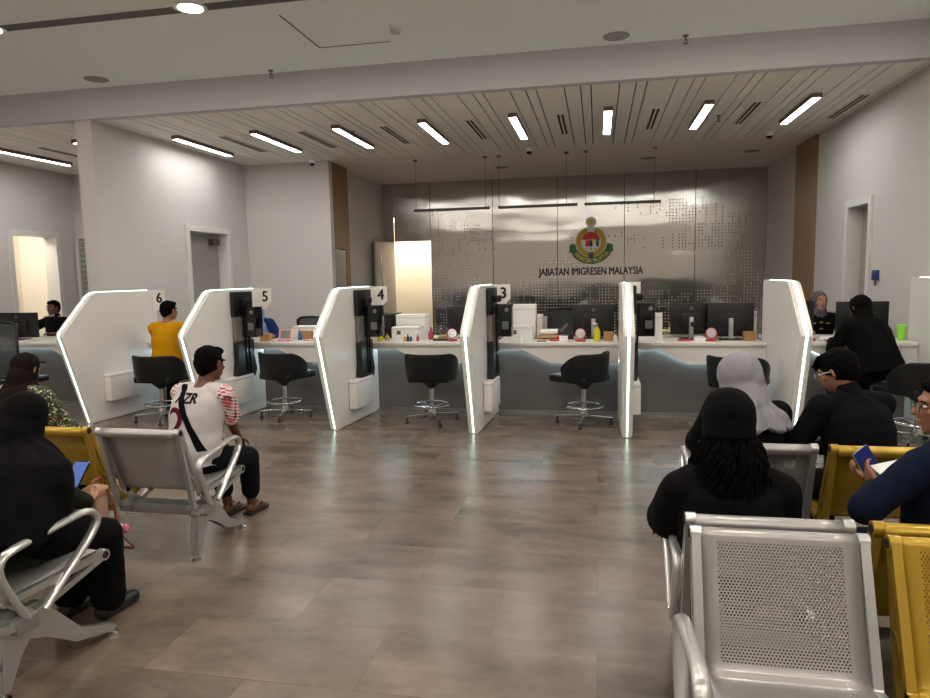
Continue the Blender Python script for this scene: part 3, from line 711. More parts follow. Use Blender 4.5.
# ------------------------------------------------------------------ things on the counters (worktop z = .81)
ZT = .81
def simple(name, label, cat, bm, m, loc, rz=0, smooth=None, group=None):
    o = obj(name, bm, m, None, smooth); o.location = loc; o.rotation_euler.z = rz; return tag(o, label, cat, group)
def monitor(x, y, rz, label, w=.5, h=.3, z=ZT, zc=1.05, logo=True, stand_m=None):
    t = thing('computer_monitor', label, 'monitor', (x, y, z), rz)      # local -y is the rear shown to the hall
    zz = zc - z
    bm = bmesh.new(); box(bm, (0, 0, zz), (w, .022, h), .005); box(bm, (0, -.018, zz - .02), (w * .5, .025, h * .5), .01); obj('housing', bm, black_m, t, 35)
    obj('screen', B(-w / 2 + .01, w / 2 - .01, .0115, .013, zz - h / 2 + .015, zz + h / 2 - .01), blackg_m, t)
    if logo: obj('maker_badge', arc_band(.011, .018, 0, 360, -.034, -.03, 20), grey_m, t).location = (0, 0, zz + h * .33)
    obj('stand_arm', B(-.022, .022, -.06, -.03, 0, zz + .02, .006), stand_m or alu_m, t, 35)
    obj('stand_base', B(-.11, .11, -.11, .09, 0, .012, .004), black_m, t, 35); return t
def carton(x0, x1, y, z0, z1, dep, label, m=None, mark=0, rz=0, cat='box', name='carton'):
    t = thing(name, label, cat, ((x0 + x1) / 2, y + dep / 2, z0), rz); w = x1 - x0
    obj('body', B(-w / 2, w / 2, -dep / 2, dep / 2, 0, z1 - z0, .003), m or paper_m, t)
    obj('lid_seam', B(-w / 2 - .0008, w / 2 + .0008, -dep / 2 - .0008, dep / 2 + .0008, (z1 - z0) * .86, (z1 - z0) * .86 + .003), grey_m, t)
    if mark: obj('printed_label', B(-w * .3, -w * .3 + .045, -dep / 2 - .002, -dep / 2, (z1 - z0) * .45, (z1 - z0) * .45 + .045), mat('print_grey', (80, 84, 86), .6), t)
    return t
def round_mirror(x, y, label, m):
    t = thing('desk_mirror', label, 'mirror', (x, y, ZT), .1)
    o = obj('mirror_disc', lathe(bmesh.new(), [(.05, -.004), (.052, 0), (.05, .004)], 24), chrome_m, t, 40); o.rotation_euler = (PI / 2 - .2, 0, 0); o.location.z = .085
    o = obj('rim', arc_band(.05, .057, 0, 360, -.005, .005, 24), m, t); o.rotation_euler = (-.2, 0, 0); o.location.z = .085
    obj('stand', B(-.055, .055, -.035, .035, 0, .012, .004), m, t)
    obj('fork', tube(bmesh.new(), [(-.06, 0, .085), (-.055, 0, .02), (.055, 0, .02), (.06, 0, .085)], .005, 6), m, t)
def bottle(name, label, x, y, r, h, m, cap_m, nozzle=0):
    t = thing(name, label, 'bottle', (x, y, ZT))
    obj('body', lathe(bmesh.new(), [(r * .9, 0), (r, .01), (r, h * .5), (r * .8, h * .62), (r * .35, h * .75), (r * .35, h * .8)], 16), m, t, 50)
    obj('cap', lathe(bmesh.new(), [(r * .42, h * .8), (r * .4, h * .9), (r * .12, h)], 12), cap_m, t, 50)
    if nozzle: obj('trigger', tube(bmesh.new(), [(.0, 0, h * .92), (-.045, 0, h * .95)], .01, 8), paper_m, t, 50); obj('lever', tube(bmesh.new(), [(-.03, 0, h * .92), (-.035, 0, h * .78)], .004, 6), cap_m, t)
red_m = mat('red_plastic', (190, 60, 58), .4); pink_m = mat('pink_plastic', (232, 180, 184), .45); mag_m = mat('magenta_plastic', (190, 60, 120), .4)
yel_m = mat('yellow_green_liquid', (206, 200, 40), .25); blue_m = mat('blue_plastic', (44, 96, 150), .35); tan_m = mat('tan_wood', (190, 160, 112), .6)
# booth five
carton(-3.97, -3.84, 7.36, ZT, .895, .11, 'small open brown cardboard box on counter five', card_m, 0)
t = thing('framed_tablet', 'pink framed slate propped up on counter five', 'frame', (-3.64, 7.40, ZT), .15)
o = obj('frame', B(-.085, .085, -.008, .008, 0, .14, .006), pink_m, t, 35); o.rotation_euler.x = -.35
o = obj('slate', B(-.06, .06, -.0095, -.006, .03, .125), mat('slate_grey', (140, 138, 130), .2), t); o.rotation_euler.x = -.35
obj('foot', B(-.08, .08, -.05, .05, 0, .015, .005), pink_m, t)
for k in (-.045, .045): obj('red_mark', B(k - .02, k + .02, -.051, -.049, .003, .012), red_m, t)
carton(-3.70, -3.39, 7.72, ZT, .955, .2, 'flat white carton at the rear of counter five', None, 0)
carton(-3.56, -3.40, 7.58, ZT, .91, .08, 'brown cardboard tray before the white carton on counter five', card_m)
bottle('blue_bottle', 'blue bottle standing before the white carton on counter five', -3.50, 7.50, .026, .13, blue_m, grey_m)
simple('folded_cloth', 'small red and white cloth lying by partition four', 'cloth', B(-.07, .07, -.04, .04, 0, .018, .006), mat('red_white_cloth', (200, 90, 80), .8, rgb2=(235, 225, 215), vscale=30), (-3.30 - .07 + .03, 7.42, ZT), .2)
# booth four
bottle('blue_pot', 'small clear blue pot beside partition four on its counter', -2.54, 7.45, .028, .075, mat('clear_blue', (120, 160, 190), .2), paper_m)
bottle('glue_bottle', 'yellow-green bottle with a pointed tip on counter four', -2.45, 7.36, .033, .185, yel_m, yel_m)
bottle('spice_jar', 'tan jar beside the pointed yellow bottle on counter four', -2.385, 7.42, .027, .085, tan_m, mat('jar_lid', (140, 100, 60), .5))
t = thing('printer', 'black office printer behind the number four sign plate', 'printer', (-2.58, 7.88, ZT), 0)
obj('body', B(-.19, .17, -.17, .2, 0, .26, .015), black_m, t, 35); obj('lid', B(-.2, .18, -.18, .21, .262, .29, .008), mat('printer_lid', (44, 46, 46), .4), t, 35)
obj('paper_slot', B(-.14, .12, -.173, -.168, .1, .14), blackg_m, t)
carton(-2.33, -2.02, 7.42, ZT, .965, .26, 'large white carton with a printed label on counter four', None, 1)
c_ = carton(-2.36, -2.0, 7.70, ZT, 1.09, .2, 'taller white carton behind the labelled one on counter four', None)
for k, (x, mm, lb) in enumerate([(-2.15, mat('orange_label', (206, 140, 60), .5), 'little orange bottle before the labelled white carton'), (-2.115, mat('dark_label', (40, 40, 46), .4), 'little black bottle before the labelled white carton'), (-2.08, blue_m, 'little blue capped bottle before the labelled white carton'), (-2.0, mag_m, 'little magenta figure-like bottle at the end of the white carton')]):
    bottle('small_bottle', lb, x, 7.34, .016, .075 + .01 * (k % 2), mm, black_m if k % 2 else paper_m)
bottle('cone_bottle', 'pointed crimson bottle right of the white cartons', -1.90, 7.56, .03, .15, mat('crimson', (170, 50, 80), .35), mat('crimson', ()))
t = thing('pen_tray', 'dark low tray with odds and ends on counter four', 'tray', (-1.74, 7.45, ZT), .1)
obj('tray', B(-.10, .10, -.06, .06, 0, .02, .004), mat('tray_dark', (58, 36, 34), .5), t); obj('tan_item', tube(bmesh.new(), [(-.05, 0, .035), (.06, .02, .05)], .022, 8, rs=(.5, 1)), tan_m, t, 60); obj('grey_item', B(-.02, .08, -.05, -.02, .02, .03, .003), grey_m, t)
monitor(-1.50, 7.78, .1, 'dark monitor half behind partition three', .46, .32, zc=1.02)
round_mirror(-1.61, 7.38, 'round desk mirror beside partition three', red_m)
# booth three
carton(-.98, -.71, 7.38, ZT, .975, .2, 'white carton with dark print on counter three', None, 1)
carton(-.97, -.69, 7.60, ZT, 1.20, .18, 'tall white carton rising behind the printed one on counter three', None)
carton(-.68, -.62, 7.62, ZT, 1.08, .2, 'narrow pale upright carton right of the tall carton', mat('pale_card', (206, 200, 190), .7))
t = thing('paper_tray', 'tan wooden tray holding a white roll on counter three', 'tray', (-.54, 7.62, ZT), 0)
obj('tray_base', B(-.12, .14, -.09, .1, 0, .045, .004), tan_m, t); obj('compartment', B(-.115, .135, -.092, -.088, .008, .02), dark_gap_m, t)
simple('paper_roll', 'white paper roll lying on the tan wooden tray', 'paper roll', tube(bmesh.new(), [(-.105, 0, 0), (.105, 0, 0)], .034, 20), paper_m, (-.53, 7.60, ZT + .08), 0, 40)
monitor(-.60, 7.92, 0, 'small grey edged screen above the white paper roll', .16, .12, zc=1.03, logo=False)
t = thing('desk_phone', 'black desk telephone with coiled cord left of the big monitor', 'telephone', (-.36, 7.62, ZT), .1)
obj('base', B(-.09, .09, -.09, .09, 0, .05, .012), black_m, t, 35); obj('handset', tube(bmesh.new(), smooth_path([(-.07, -.08, .06), (-.07, -.05, .10), (-.07, .05, .10), (-.07, .08, .06)]), .018, 8), blackg_m, t, 50)
obj('coiled_cord', tube(bmesh.new(), [(-.05 + .0009 * i + .014 * math.cos(i * .9), -.09, .10 + .014 * math.sin(i * .9) + .001 * i) for i in range(70)], .003, 5), grey_m, t)
mesh_chair(-.42, 8.5, PI, 'black office chair beyond the desk telephone', 1.09)
simple('red_pouch', 'crumpled red pouch beneath the desk telephone', 'pouch', lathe(bmesh.new(), [(.045, 0), (.055, .02), (.04, .05), (.015, .065)], 10), red_m, (-.40, 7.42, ZT), 0, 60)
carton(-.41, -.32, 7.32, ZT, .865, .08, 'small white box before the red pouch', None)
simple('card_holder', 'dark flat card holder lying between the cartons and the white box', 'card holder', B(-.05, .05, -.025, .025, 0, .014, .004), grey_m, (-.60, 7.30, ZT), .1)
simple('red_stapler', 'flat red item lying left of the small white box', 'stapler', B(-.04, .04, -.018, .018, 0, .02, .005), red_m, (-.48, 7.36, ZT), -.1)
round_mirror(-.185, 7.33, 'round desk mirror on a red stand before the big monitor of counter three', red_m)
simple('white_cone', 'small white conical ornament before the printed carton on counter three', 'ornament', lathe(bmesh.new(), [(.03, 0), (.022, .03), (.004, .075)], 12), paper_m, (-.83, 7.30, ZT), 0, 50)
monitor(-.05, 7.72, 0, 'big dark monitor behind the yellow spray bottle', .46, .36, zc=1.01)
bottle('spray_bottle', 'yellow trigger spray bottle on counter three', -.01, 7.36, .036, .20, yel_m, grey_m, 1)
carton(.06, .165, 7.36, ZT, .905, .1, 'small brown cardboard box beside the edge-on partition', card_m)
def desk_fan(x, y, z, label):
    t = thing('desk_fan', label, 'fan', (x, y, ZT)); zz = z - ZT
    bm = bmesh.new()
    for r in (.10, .07, .04): tube(bm, [(r * math.cos(2 * PI * i / 24), -.02, zz + r * math.sin(2 * PI * i / 24)) for i in range(24)], .0025, 5, closed=True)
    for i in range(12): a = i * PI / 6; tube(bm, [(.02 * math.cos(a), -.02, zz + .02 * math.sin(a)), (.1 * math.cos(a), -.02, zz + .1 * math.sin(a))], .0015, 4)
    obj('guard', bm, grey_m, t)
    bm = bmesh.new()
    for i in range(3):
        a = i * 2 * PI / 3; tube(bm, [(.015 * math.cos(a), 0, zz + .015 * math.sin(a)), (.08 * math.cos(a), .005, zz + .08 * math.sin(a))], .003, 6, .03, side=(-math.sin(a), .4, math.cos(a)))
    obj('blades', bm, mat('fan_blade', (150, 150, 160), .4), t); obj('motor', tube(bmesh.new(), [(0, .01, zz), (0, .07, zz)], .03, 12), grey_m, t, 50)
    obj('stem', lathe(bmesh.new(), [(.07, 0), (.07, .012), (.012, .02), (.012, zz - .03)], 16, (0, .04, 0)), grey_m, t, 40)
desk_fan(-.12, 8.0, 1.15, 'grey desk fan peeping over the big monitor of counter three')
desk_fan(1.30, 8.0, 1.17, 'grey desk fan peeping over the paired monitors')
# booth two
carton(.60, .67, 7.38, ZT, 1.10, .16, 'tall slim white carton beside the edge-on partition kiosk', None)
t = thing('desk_shelf', 'low tan desk shelf below the paired monitors', 'shelf', (.93, 7.93, ZT)); obj('board', B(-.24, .26, -.14, .12, .05, .068, .002), tan_m, t)
for s_ in (-.23, .25): obj('foot', B(s_ - .01, s_ + .01, -.13, .11, 0, .05), tan_m, t)
t = thing('tape_dispenser', 'tan roll in a white dispenser on the low tan shelf', 'dispenser', (.84, 7.93, ZT + .069)); obj('holder', B(-.05, .05, -.03, .03, 0, .03, .008), paper_m, t)
obj('roll', arc_band(.012, .05, 0, 360, -.012, .012, 20), mat('roll_tan', (190, 120, 84), .6), t).location.z = .055
simple('red_booklet', 'flat red booklet on the counter left of the white tissue box', 'booklet', B(-.07, .07, -.05, .05, 0, .012, .002), red_m, (.90, 7.40, ZT), .05)
carton(.99, 1.10, 7.32, ZT, .855, .09, 'small white box beside the red round mirror stand', None)
round_mirror(1.16, 7.36, 'round desk mirror on a red stand before the paired monitors', red_m)
monitor(.98, 7.60, .10, 'dark monitor on the left of the pair, round badge on its back', .42, .34, zc=1.03)
monitor(1.38, 7.54, -.06, 'dark monitor on the right of the pair with a pale stand', .46, .36, zc=1.02, logo=False)
t = thing('webcam_arm', 'thin dark webcam arm bending over between the paired monitors', 'webcam', (1.26, 7.38, ZT), 0)
obj('arm', tube(bmesh.new(), smooth_path([(0, 0, 0), (-.05, 0, .03), (-.2, 0, .14), (-.27, 0, .18)]), .005, 6), black_m, t, 60); obj('camera_head', lathe(bmesh.new(), [(.022, -.03), (.026, 0), (.02, .02)], 14, (-.28, 0, .18)), black_m, t, 40)
carton(1.49, 1.60, 7.38, ZT, .905, .1, 'small brown cardboard box beside the white partition of the leaning woman', card_m)
carton(1.57, 1.66, 7.62, ZT, 1.10, .1, 'white upright folder box behind the small brown box', None)
# booth one
simple('tissue_pack', 'white tissue pack on the counter before the officer in grey hijab', 'tissue pack', B(-.07, .07, -.045, .045, 0, .05, .02), paper_m, (2.27, 7.34, ZT), 0, 60)
simple('red_stamp', 'small red stamp pad left of the white tissue pack', 'stamp', B(-.035, .035, -.02, .02, 0, .03, .006), red_m, (2.13, 7.36, ZT), 0, 60)
monitor(2.05, 7.72, .2, 'monitor half hidden by the white partition beside the officer in grey hijab', .42, .36, zc=1.02, logo=False)
monitor(2.72, 7.74, -.05, 'dark monitor behind the woman leaning on the counter', .5, .38, zc=1.0)
t = thing('green_cup', 'bright green plastic tumbler on the counter by the right wall', 'cup', (2.985, 7.45, ZT))
green_m = mat('lime_plastic', (150, 230, 70), .35); obj('body', lathe(bmesh.new(), [(.032, 0), (.043, .145)], 24), green_m, t, 40); obj('rim', lathe(bmesh.new(), [(.047, .14), (.047, .155)], 24), green_m, t, 40)
t = thing('headset', 'black headset standing on the counter beside the green tumbler', 'headset', (2.90, 7.58, ZT))
obj('headband', tube(bmesh.new(), [(.055 * math.cos(i * PI / 12), 0, .05 + .07 * math.sin(i * PI / 12)) for i in range(13)], .006, 6), black_m, t, 60)
for s_ in (-1, 1): obj('ear_cushion', tube(bmesh.new(), [(s_ * .05, 0, .038), (s_ * .03, 0, .038)], .035, 14), black_m, t, 50)
t = thing('card_reader', 'blue card reader with a grey stem on the right wall', 'card reader', (XR - .0, 8.62, 1.45), 0)
obj('housing', B(-.035, 0, -.07, .07, -.06, .06, .006), mat('reader_blue', (34, 66, 128), .4), t, 35); obj('reader_face', B(-.038, -.034, -.03, .03, -.035, .01), black_m, t); obj('grey_stem', B(-.02, 0, .01, .03, -.12, -.06, .003), grey_m, t)
# far left booth
monitor(-7.56, 7.62, 0, 'dark monitor with a round badge on the far left counter', .62, .33, zc=1.0)

# ------------------------------------------------------------------ people
def fuse(name, bm, m, parent, voxel=.007, smooth_it=5, disp=None):
    """fuse overlapping closed forms into one continuous skin"""
    bmesh.ops.recalc_face_normals(bm, faces=bm.faces)
    me = bpy.data.meshes.new('t'); bm.to_mesh(me); bm.free(); o = bpy.data.objects.new('t', me); COL.objects.link(o)
    r = o.modifiers.new('r', 'REMESH'); r.mode = 'VOXEL'; r.voxel_size = voxel; r.use_smooth_shade = True
    if smooth_it: s = o.modifiers.new('s', 'SMOOTH'); s.factor = .5; s.iterations = smooth_it
    dg = bpy.context.evaluated_depsgraph_get(); me2 = bpy.data.meshes.new_from_object(o.evaluated_get(dg)); bpy.data.objects.remove(o)
    if disp:
        me2.update(); nr = [v.normal.copy() for v in me2.vertices]
        for v, n in zip(me2.vertices, nr): v.co += n * disp(v.co)
    for p in me2.polygons: p.use_smooth = True
    return obj(name, me2, m, parent)
def wrinkle(amp=.006, f=9, st=(1, 1, .5)):
    return lambda c: amp * noise.noise(V((c.x * f * st[0], c.y * f * st[1], c.z * f * st[2]))) + amp * .5 * noise.noise(V((c.x, c.y, c.z)) * f * 2.3)
def ellip(bm, c, r, R=None, seg=20):
    res = bmesh.ops.create_uvsphere(bm, u_segments=seg, v_segments=seg // 2 + 2, radius=1); vv = res['verts']
    bmesh.ops.scale(bm, vec=r, verts=vv)
    if R is not None: bmesh.ops.rotate(bm, cent=(0, 0, 0), matrix=R, verts=vv)
    bmesh.ops.translate(bm, vec=c, verts=vv)
def caps(bm, a, b, ra, rb, seg=14):
    """tapered limb with round ends"""
    a, b = V(a), V(b); d = (b - a); L = d.length; d.normalize(); pts = []; rs = []
    for k in range(5): t = -PI / 2 + k * PI / 8; pts.append(a + d * ra * math.sin(t) * 1); rs.append(max(ra * math.cos(t), .001))
    for k in range(5): t = k * PI / 8; pts.append(b + d * rb * math.sin(t)); rs.append(max(rb * math.cos(t), .001))
    tube(bm, pts, 1, seg, rs=rs)
def loft(bm, rings, seg=24):
    """rings: (centre, right vector, forward vector, rx, ry)"""
    G = []
    for c, rt, fw, rx, ry in rings:
        G.append([bm.verts.new(V(c) + rt * rx * math.copysign(abs(math.cos(a)) ** .85, math.cos(a)) + fw * ry * math.copysign(abs(math.sin(a)) ** .85, math.sin(a))) for a in [2 * PI * k / seg for k in range(seg)]])
    for a, b in zip(G, G[1:]):
        for j in range(seg): k = (j + 1) % seg; bm.faces.new((a[j], a[k], b[k], b[j]))
    bm.faces.new(G[0][::-1]); bm.faces.new(G[-1])
def ik(a, b, l1, l2, pole):
    a, b = V(a), V(b); d = b - a; L = min(d.length, (l1 + l2) * .995); d.normalize(); b = a + d * L
    x = (l1 * l1 - l2 * l2 + L * L) / (2 * L); h = math.sqrt(max(l1 * l1 - x * x, 0)); p = V(pole); p = (p - d * p.dot(d)).normalized()
    return a + d * x + p * h, b
def hand_prims(bm, w, d, n, curl=.5, side=1, k=1.0):
    """palm and five fingers from the wrist w, pointing along d, palm facing n; side +1 puts the thumb at d x n"""
    d = V(d).normalized(); n = V(n); n = (n - d * n.dot(d)).normalized(); s = d.cross(n) * side
    w = V(w)
    for o_ in (-.026, -.009, .009, .026): caps(bm, w + d * .01 * k + s * o_ * .6 * k, w + d * .078 * k + s * o_ * k, .014 * k, .0115 * k, 10)
    for i, (o_, L) in enumerate(((.028, .066), (.0095, .075), (-.0095, .07), (-.028, .055))):
        p = w + d * .082 * k + s * o_ * k; ang = curl * .6; L *= k
        for j, f in enumerate((.42, .32, .26)):
            q = p + (d * math.cos(ang) + n * math.sin(ang)) * L * f; caps(bm, p, q, (.0092 - .0008 * j) * k, (.0086 - .0009 * j) * k, 8); p = q; ang += curl * .9
    p = w + d * .022 * k + s * .026 * k; td = (d * .65 + s * .75 + n * .2).normalized(); q = p + td * .042 * k; caps(bm, p, q, .0125 * k, .010 * k, 8)
    td = (d * .9 + s * .25 + n * .45 * curl).normalized(); caps(bm, q, q + td * .035 * k, .010 * k, .0085 * k, 8)
class Fig:
    def __init__(F, label, loc, rz, skin, s=.92, lean=6, slump=0, seat=.42, head_yaw=0, head_pitch=0, twist=0, hands=((-.17, .33, .56), (.17, .33, .56)), hand_dirs=None, curl=.7,
                 feet=((-.12, .46), (.12, .46)), stand=False, shoulder=.175, girth=1.0, female=False, detail=True, cat='person', knee_pole=(0, 1, .35), elbow=(.6, -.5, -.6), back=0, tl=1.0, side=0, hs=1.0, sd=.012, splay=.25):
        F.t = thing('person', label, cat, loc, rz); F.s = s; F.skin = skin; F.g = girth
        X, Y, Z = V((1, 0, 0)), V((0, 1, 0)), V((0, 0, 1))
        P = F.P = V((0, back, .87 * s if stand else seat + .095))
        Rl = Matrix.Rotation(-math.radians(lean), 3, 'X'); Rt = Matrix.Rotation(math.radians(twist), 3, 'Z')
        up, fw, rt = Rl @ Z, Rt @ (Rl @ Y), Rt @ X
        F.up, F.fw, F.rt = up, fw, rt
        up2 = Matrix.Rotation(-math.radians(lean + slump), 3, 'X') @ Z
        up = (up + X * side).normalized(); up2 = (up2 + X * side * 1.5).normalized(); F.up = up; F.hs = hs
        F.Wst = P + up * .17 * s * tl; F.Ch = P + up * .33 * s * tl; F.S = F.Ch + up2 * .12 * s * tl; F.N = F.S + up2 * .055 * s; F.up2 = up2
        Rh = Matrix.Rotation(math.radians(head_yaw + twist), 3, 'Z') @ Matrix.Rotation(-math.radians(head_pitch), 3, 'X')
        F.hf, F.hu, F.hr = Rh @ Y, Rh @ Z, Rh @ X
        F.H = F.N + up2 * .05 * s + F.hu * .085 * s + F.hf * .02 * s
        F.arms = []
        for k, (sg, hd) in enumerate(zip((-1, 1), hands)):
            sh = F.S + rt * sg * shoulder * s - up2 * sd * s
            el, wr = ik(sh, hd, .275 * s, .245 * s, rt * sg * elbow[0] + Y * elbow[1] + Z * elbow[2]); F.arms.append((sh, el, wr))
        F.legs = []
        for k, (sg, ft) in enumerate(zip((-1, 1), feet)):
            hp = P + V((sg * .088 * s, .02, -.02)); an = V((ft[0], ft[1], .075))
            kn, an = ik(hp, an, .42 * s, .40 * s, V(knee_pole) + X * sg * splay); F.legs.append((hp, kn, an))
        bm = bmesh.new(); F.torso(bm, 0); sc = s
        for i, (sh, el, wr) in enumerate(F.arms):
            caps(bm, F.S + rt * (-1, 1)[i] * .06 * s, sh, .052 * s, .050 * s); caps(bm, sh, el, .048 * s * girth, .037 * s * girth); caps(bm, el, wr, .038 * s * girth, .026 * s)
            hd = V(hand_dirs[i][0]) if hand_dirs else (wr - el); pn = V(hand_dirs[i][1]) if hand_dirs else V((0, 0, -1)); hand_prims(bm, wr, hd, pn, curl, (1, -1)[i], s)
        for hp, kn, an in F.legs:
            caps(bm, hp, kn, .082 * s * girth, .056 * s); caps(bm, kn, an, .055 * s, .036 * s); caps(bm, kn.lerp(an, .25) - V((0, .012, 0)), kn.lerp(an, .5), .05 * s, .042 * s)
            caps(bm, an + V((0, -.025, -.035)), an + V((0, .13 * s, -.048)), .032 * s, .024 * s)
        F.head(bm)
        F.body = fuse('body', bm, skin, F.t, .0062 if detail else .009, 4)
        if detail: F.face()
    def hp(F, x, y, z): return F.H + (F.hr * x + F.hf * y + F.hu * z) * F.s * F.hs
    def HR(F): return Matrix((F.hr, F.hf, F.hu)).transposed()
    def torso(F, bm, inf, z0=0, top=True, drop=0):
        s, g = F.s, F.g; i = inf; up, up2, rt, fw = F.up, F.up2, F.rt, F.fw; R = []
        if drop: R.append((F.P - up * drop, rt, fw, .175 * s * g + i, .125 * s * g + i))
        R += [(F.P - up * .06 * s, rt, fw, .15 * s * g + i, .11 * s * g + i), (F.P + up * .03 * s, rt, fw, .168 * s * g + i, .122 * s * g + i), (F.Wst, rt, fw, .148 * s * g + i, .108 * s * g + i), (F.Ch - up * .04 * s, rt, fw, .16 * s * g + i, .115 * s * g + i),
              (F.Ch + up2 * .05 * s, rt, fw, .165 * s + i, .108 * s * g + i), (F.S - up2 * .01, rt, fw, .15 * s + i, .085 * s + i), (F.S + up2 * .035 * s, rt, fw, .095 * s + i * .6, .068 * s + i * .6)]
        if top: R.append((F.N + up2 * .012 * s, rt, fw, .058 * s + i * .3, .056 * s + i * .3))
        loft(bm, R)
    def head(F, bm):
        s = F.s; R = F.HR(); h = F.hp
        caps(bm, F.N - F.up2 * .03 * s, h(0, -.022, -.05), .054 * s, .05 * s)
        ellip(bm, h(0, -.012, .030), V((.074, .094, .084)) * s, R); ellip(bm, h(0, .024, -.032), V((.058, .066, .078)) * s, R); ellip(bm, h(0, .058, -.086), V((.028, .024, .02)) * s, R)
        ellip(bm, h(0, -.02, -.045), V((.06, .06, .05)) * s, R)
        caps(bm, h(0, .088, .018), h(0, .108, -.020), .008 * s, .0135 * s, 8); ellip(bm, h(-.011, .098, -.024), V((.009, .01, .008)) * s, R, 10); ellip(bm, h(.011, .098, -.024), V((.009, .01, .008)) * s, R, 10)
        caps(bm, h(-.036, .077, .030), h(.036, .077, .030), .011 * s, .011 * s, 8)
        for sg in (-1, 1):
            ellip(bm, h(sg * .036, .062, -.018), V((.02, .018, .018)) * s, R, 12); caps(bm, h(sg * .076, -.002, .016), h(sg * .074, -.004, -.024), .013 * s, .009 * s, 8)
        ellip(bm, h(0, .086, -.051), V((.021, .012, .0075)) * s, R, 12); ellip(bm, h(0, .084, -.063), V((.018, .012, .0075)) * s, R, 12)
    def face(F):
        s = F.s; R = F.HR(); h = F.hp; bm = bmesh.new()
        for sg in (-1, 1): ellip(bm, h(sg * .031, .079, .008), V((.0125, .0095, .0065)) * s, R, 12)
        e = obj('eyes', bm, mat('eye_white', (225, 218, 210), .25), F.t, 60)
        bm = bmesh.new()
        for sg in (-1, 1): ellip(bm, h(sg * .031, .0865, .008), V((.0058, .004, .0058)) * s, R, 10)
        obj('irises', bm, mat('iris_brown', (34, 20, 14), .2), e, 60)
        bm = bmesh.new()
        for sg in (-1, 1): tube(bm, [h(sg * .015, .092, .026), h(sg * .032, .090, .032), h(sg * .048, .078, .027)], .0028 * s, 6)
        obj('eyebrows', bm, hair_m, F.t, 60)
        bm = bmesh.new(); ellip(bm, h(0, .0905, -.0515), V((.022, .0095, .0062)) * s, R, 14); ellip(bm, h(0, .0885, -.0625), V((.019, .0095, .0062)) * s, R, 14)
        obj('lips', bm, mat('lips', (150, 88, 80), .5), F.t, 60)
    def shirt(F, m, sleeve=.6, inf=.013, drop=.0, name='shirt', amp=.006, collar=0, ksleeve=1.0, voxel=.0075):
        bm = bmesh.new(); F.torso(bm, inf, top=False, drop=drop); s = F.s
        for i, (sh, el, wr) in enumerate(F.arms):
            caps(bm, F.S + F.rt * (-1, 1)[i] * .06 * s, sh, .058 * s + inf * .6, .056 * s + inf * .7)
            if sleeve <= 1: caps(bm, sh, sh.lerp(el, sleeve), .052 * s + inf, (.052 * s + inf) * ksleeve, 16)
            else: caps(bm, sh, el, .052 * s + inf, .042 * s + inf, 16); caps(bm, el, el.lerp(wr, sleeve - 1), .042 * s + inf, .032 * s + inf, 16)
        if collar: caps(bm, F.S + F.up2 * .0, F.N + F.up2 * .02 * s, .075 * s, .066 * s)
        return fuse(name, bm, m, F.t, voxel, 4, wrinkle(amp))
    def trousers(F, m, inf=.014, hem=.94, name='trousers', skirt=False):
        bm = bmesh.new(); s = F.s; loft(bm, [(F.P - F.up * .07 * s, F.rt, F.fw, .15 * s * F.g + inf, .11 * s * F.g + inf), (F.P + F.up * .08 * s, F.rt, F.fw, .162 * s * F.g + inf * .6, .118 * s * F.g + inf * .6)])
        for hp, kn, an in F.legs:
            caps(bm, hp, kn, .086 * s * F.g + inf, .062 * s + inf, 16); caps(bm, kn, kn.lerp(an, hem), .062 * s + inf, .05 * s + inf * (2.2 if skirt else 1), 16)
            if skirt: caps(bm, hp.lerp(kn, .5), kn, .09 * s, .08 * s)
        if skirt:
            a, b = F.legs; loft(bm, [((a[1] + b[1]) / 2 + V((0, .0, .045)), V((1, 0, 0)), V((0, 1, 0)), .17, .06), ((a[2] + b[2]) / 2 + V((0, 0, .06)), V((1, 0, 0)), V((0, 1, 0)), .18, .08)])
        return fuse(name, bm, m, F.t, .008, 4, wrinkle(.007, 8))
    def shoes(F, m, sandal=False):
        for hp, kn, an in F.legs:
            bm = bmesh.new()
            if sandal: 
                prism(bm, [(an.x - .035, an.y - .055), (an.x + .035, an.y - .055), (an.x + .045, an.y + .12), (an.x + .02, an.y + .165), (an.x - .02, an.y + .165), (an.x - .042, an.y + .12)], .002, .02, 'z')
                for sg in (-1, 1): tube(bm, [(an.x, an.y + .115, .03), (an.x + sg * .025, an.y + .08, .06), (an.x + sg * .034, an.y + .02, .018)], .006, 6)
                obj('flip_flop', bm, m, F.t, 50)
            else:
                a, b = V((an.x, an.y - .03, .036)), V((an.x, an.y + .14, .03)); caps(bm, a, b, .04, .034); caps(bm, a, V((an.x, an.y, .085)), .042, .042)
                for v in bm.verts: v.co.z = max(v.co.z, .003)
                fuse('shoe', bm, m, F.t, .006, 3)
    def hair_short(F, m=None, vol=1.0, nape=True, name='hair', fringe=0):
        bm = bmesh.new(); R = F.HR(); h = F.hp; s = F.s
        ellip(bm, h(0, -.024, .042), V((.082, .094, .084)) * s * vol, R); ellip(bm, h(0, -.04, .005), V((.079, .078, .075)) * s * vol, R)
        if nape: ellip(bm, h(0, -.06, -.035), V((.056, .042, .045)) * s, R)
        ellip(bm, h(0, .035, .088), V((.058, .046, .03)) * s * vol, R)
        if fringe:
            for k in range(9): caps(bm, h(-.05 + k * .0125, .05, .10), h(-.055 + k * .0137, .095, .062 - .012 * (k % 3)), .014 * s, .007 * s, 8)
        for sg in (-1, 1): caps(bm, h(sg * .073, .02, .03), h(sg * .074, .022, -.002), .010 * s, .006 * s, 8)
        return fuse(name, bm, m or hair_m, F.t, .0055, 2, lambda c: .0035 * noise.noise(c * 60) + .002 * noise.noise(c * 150))
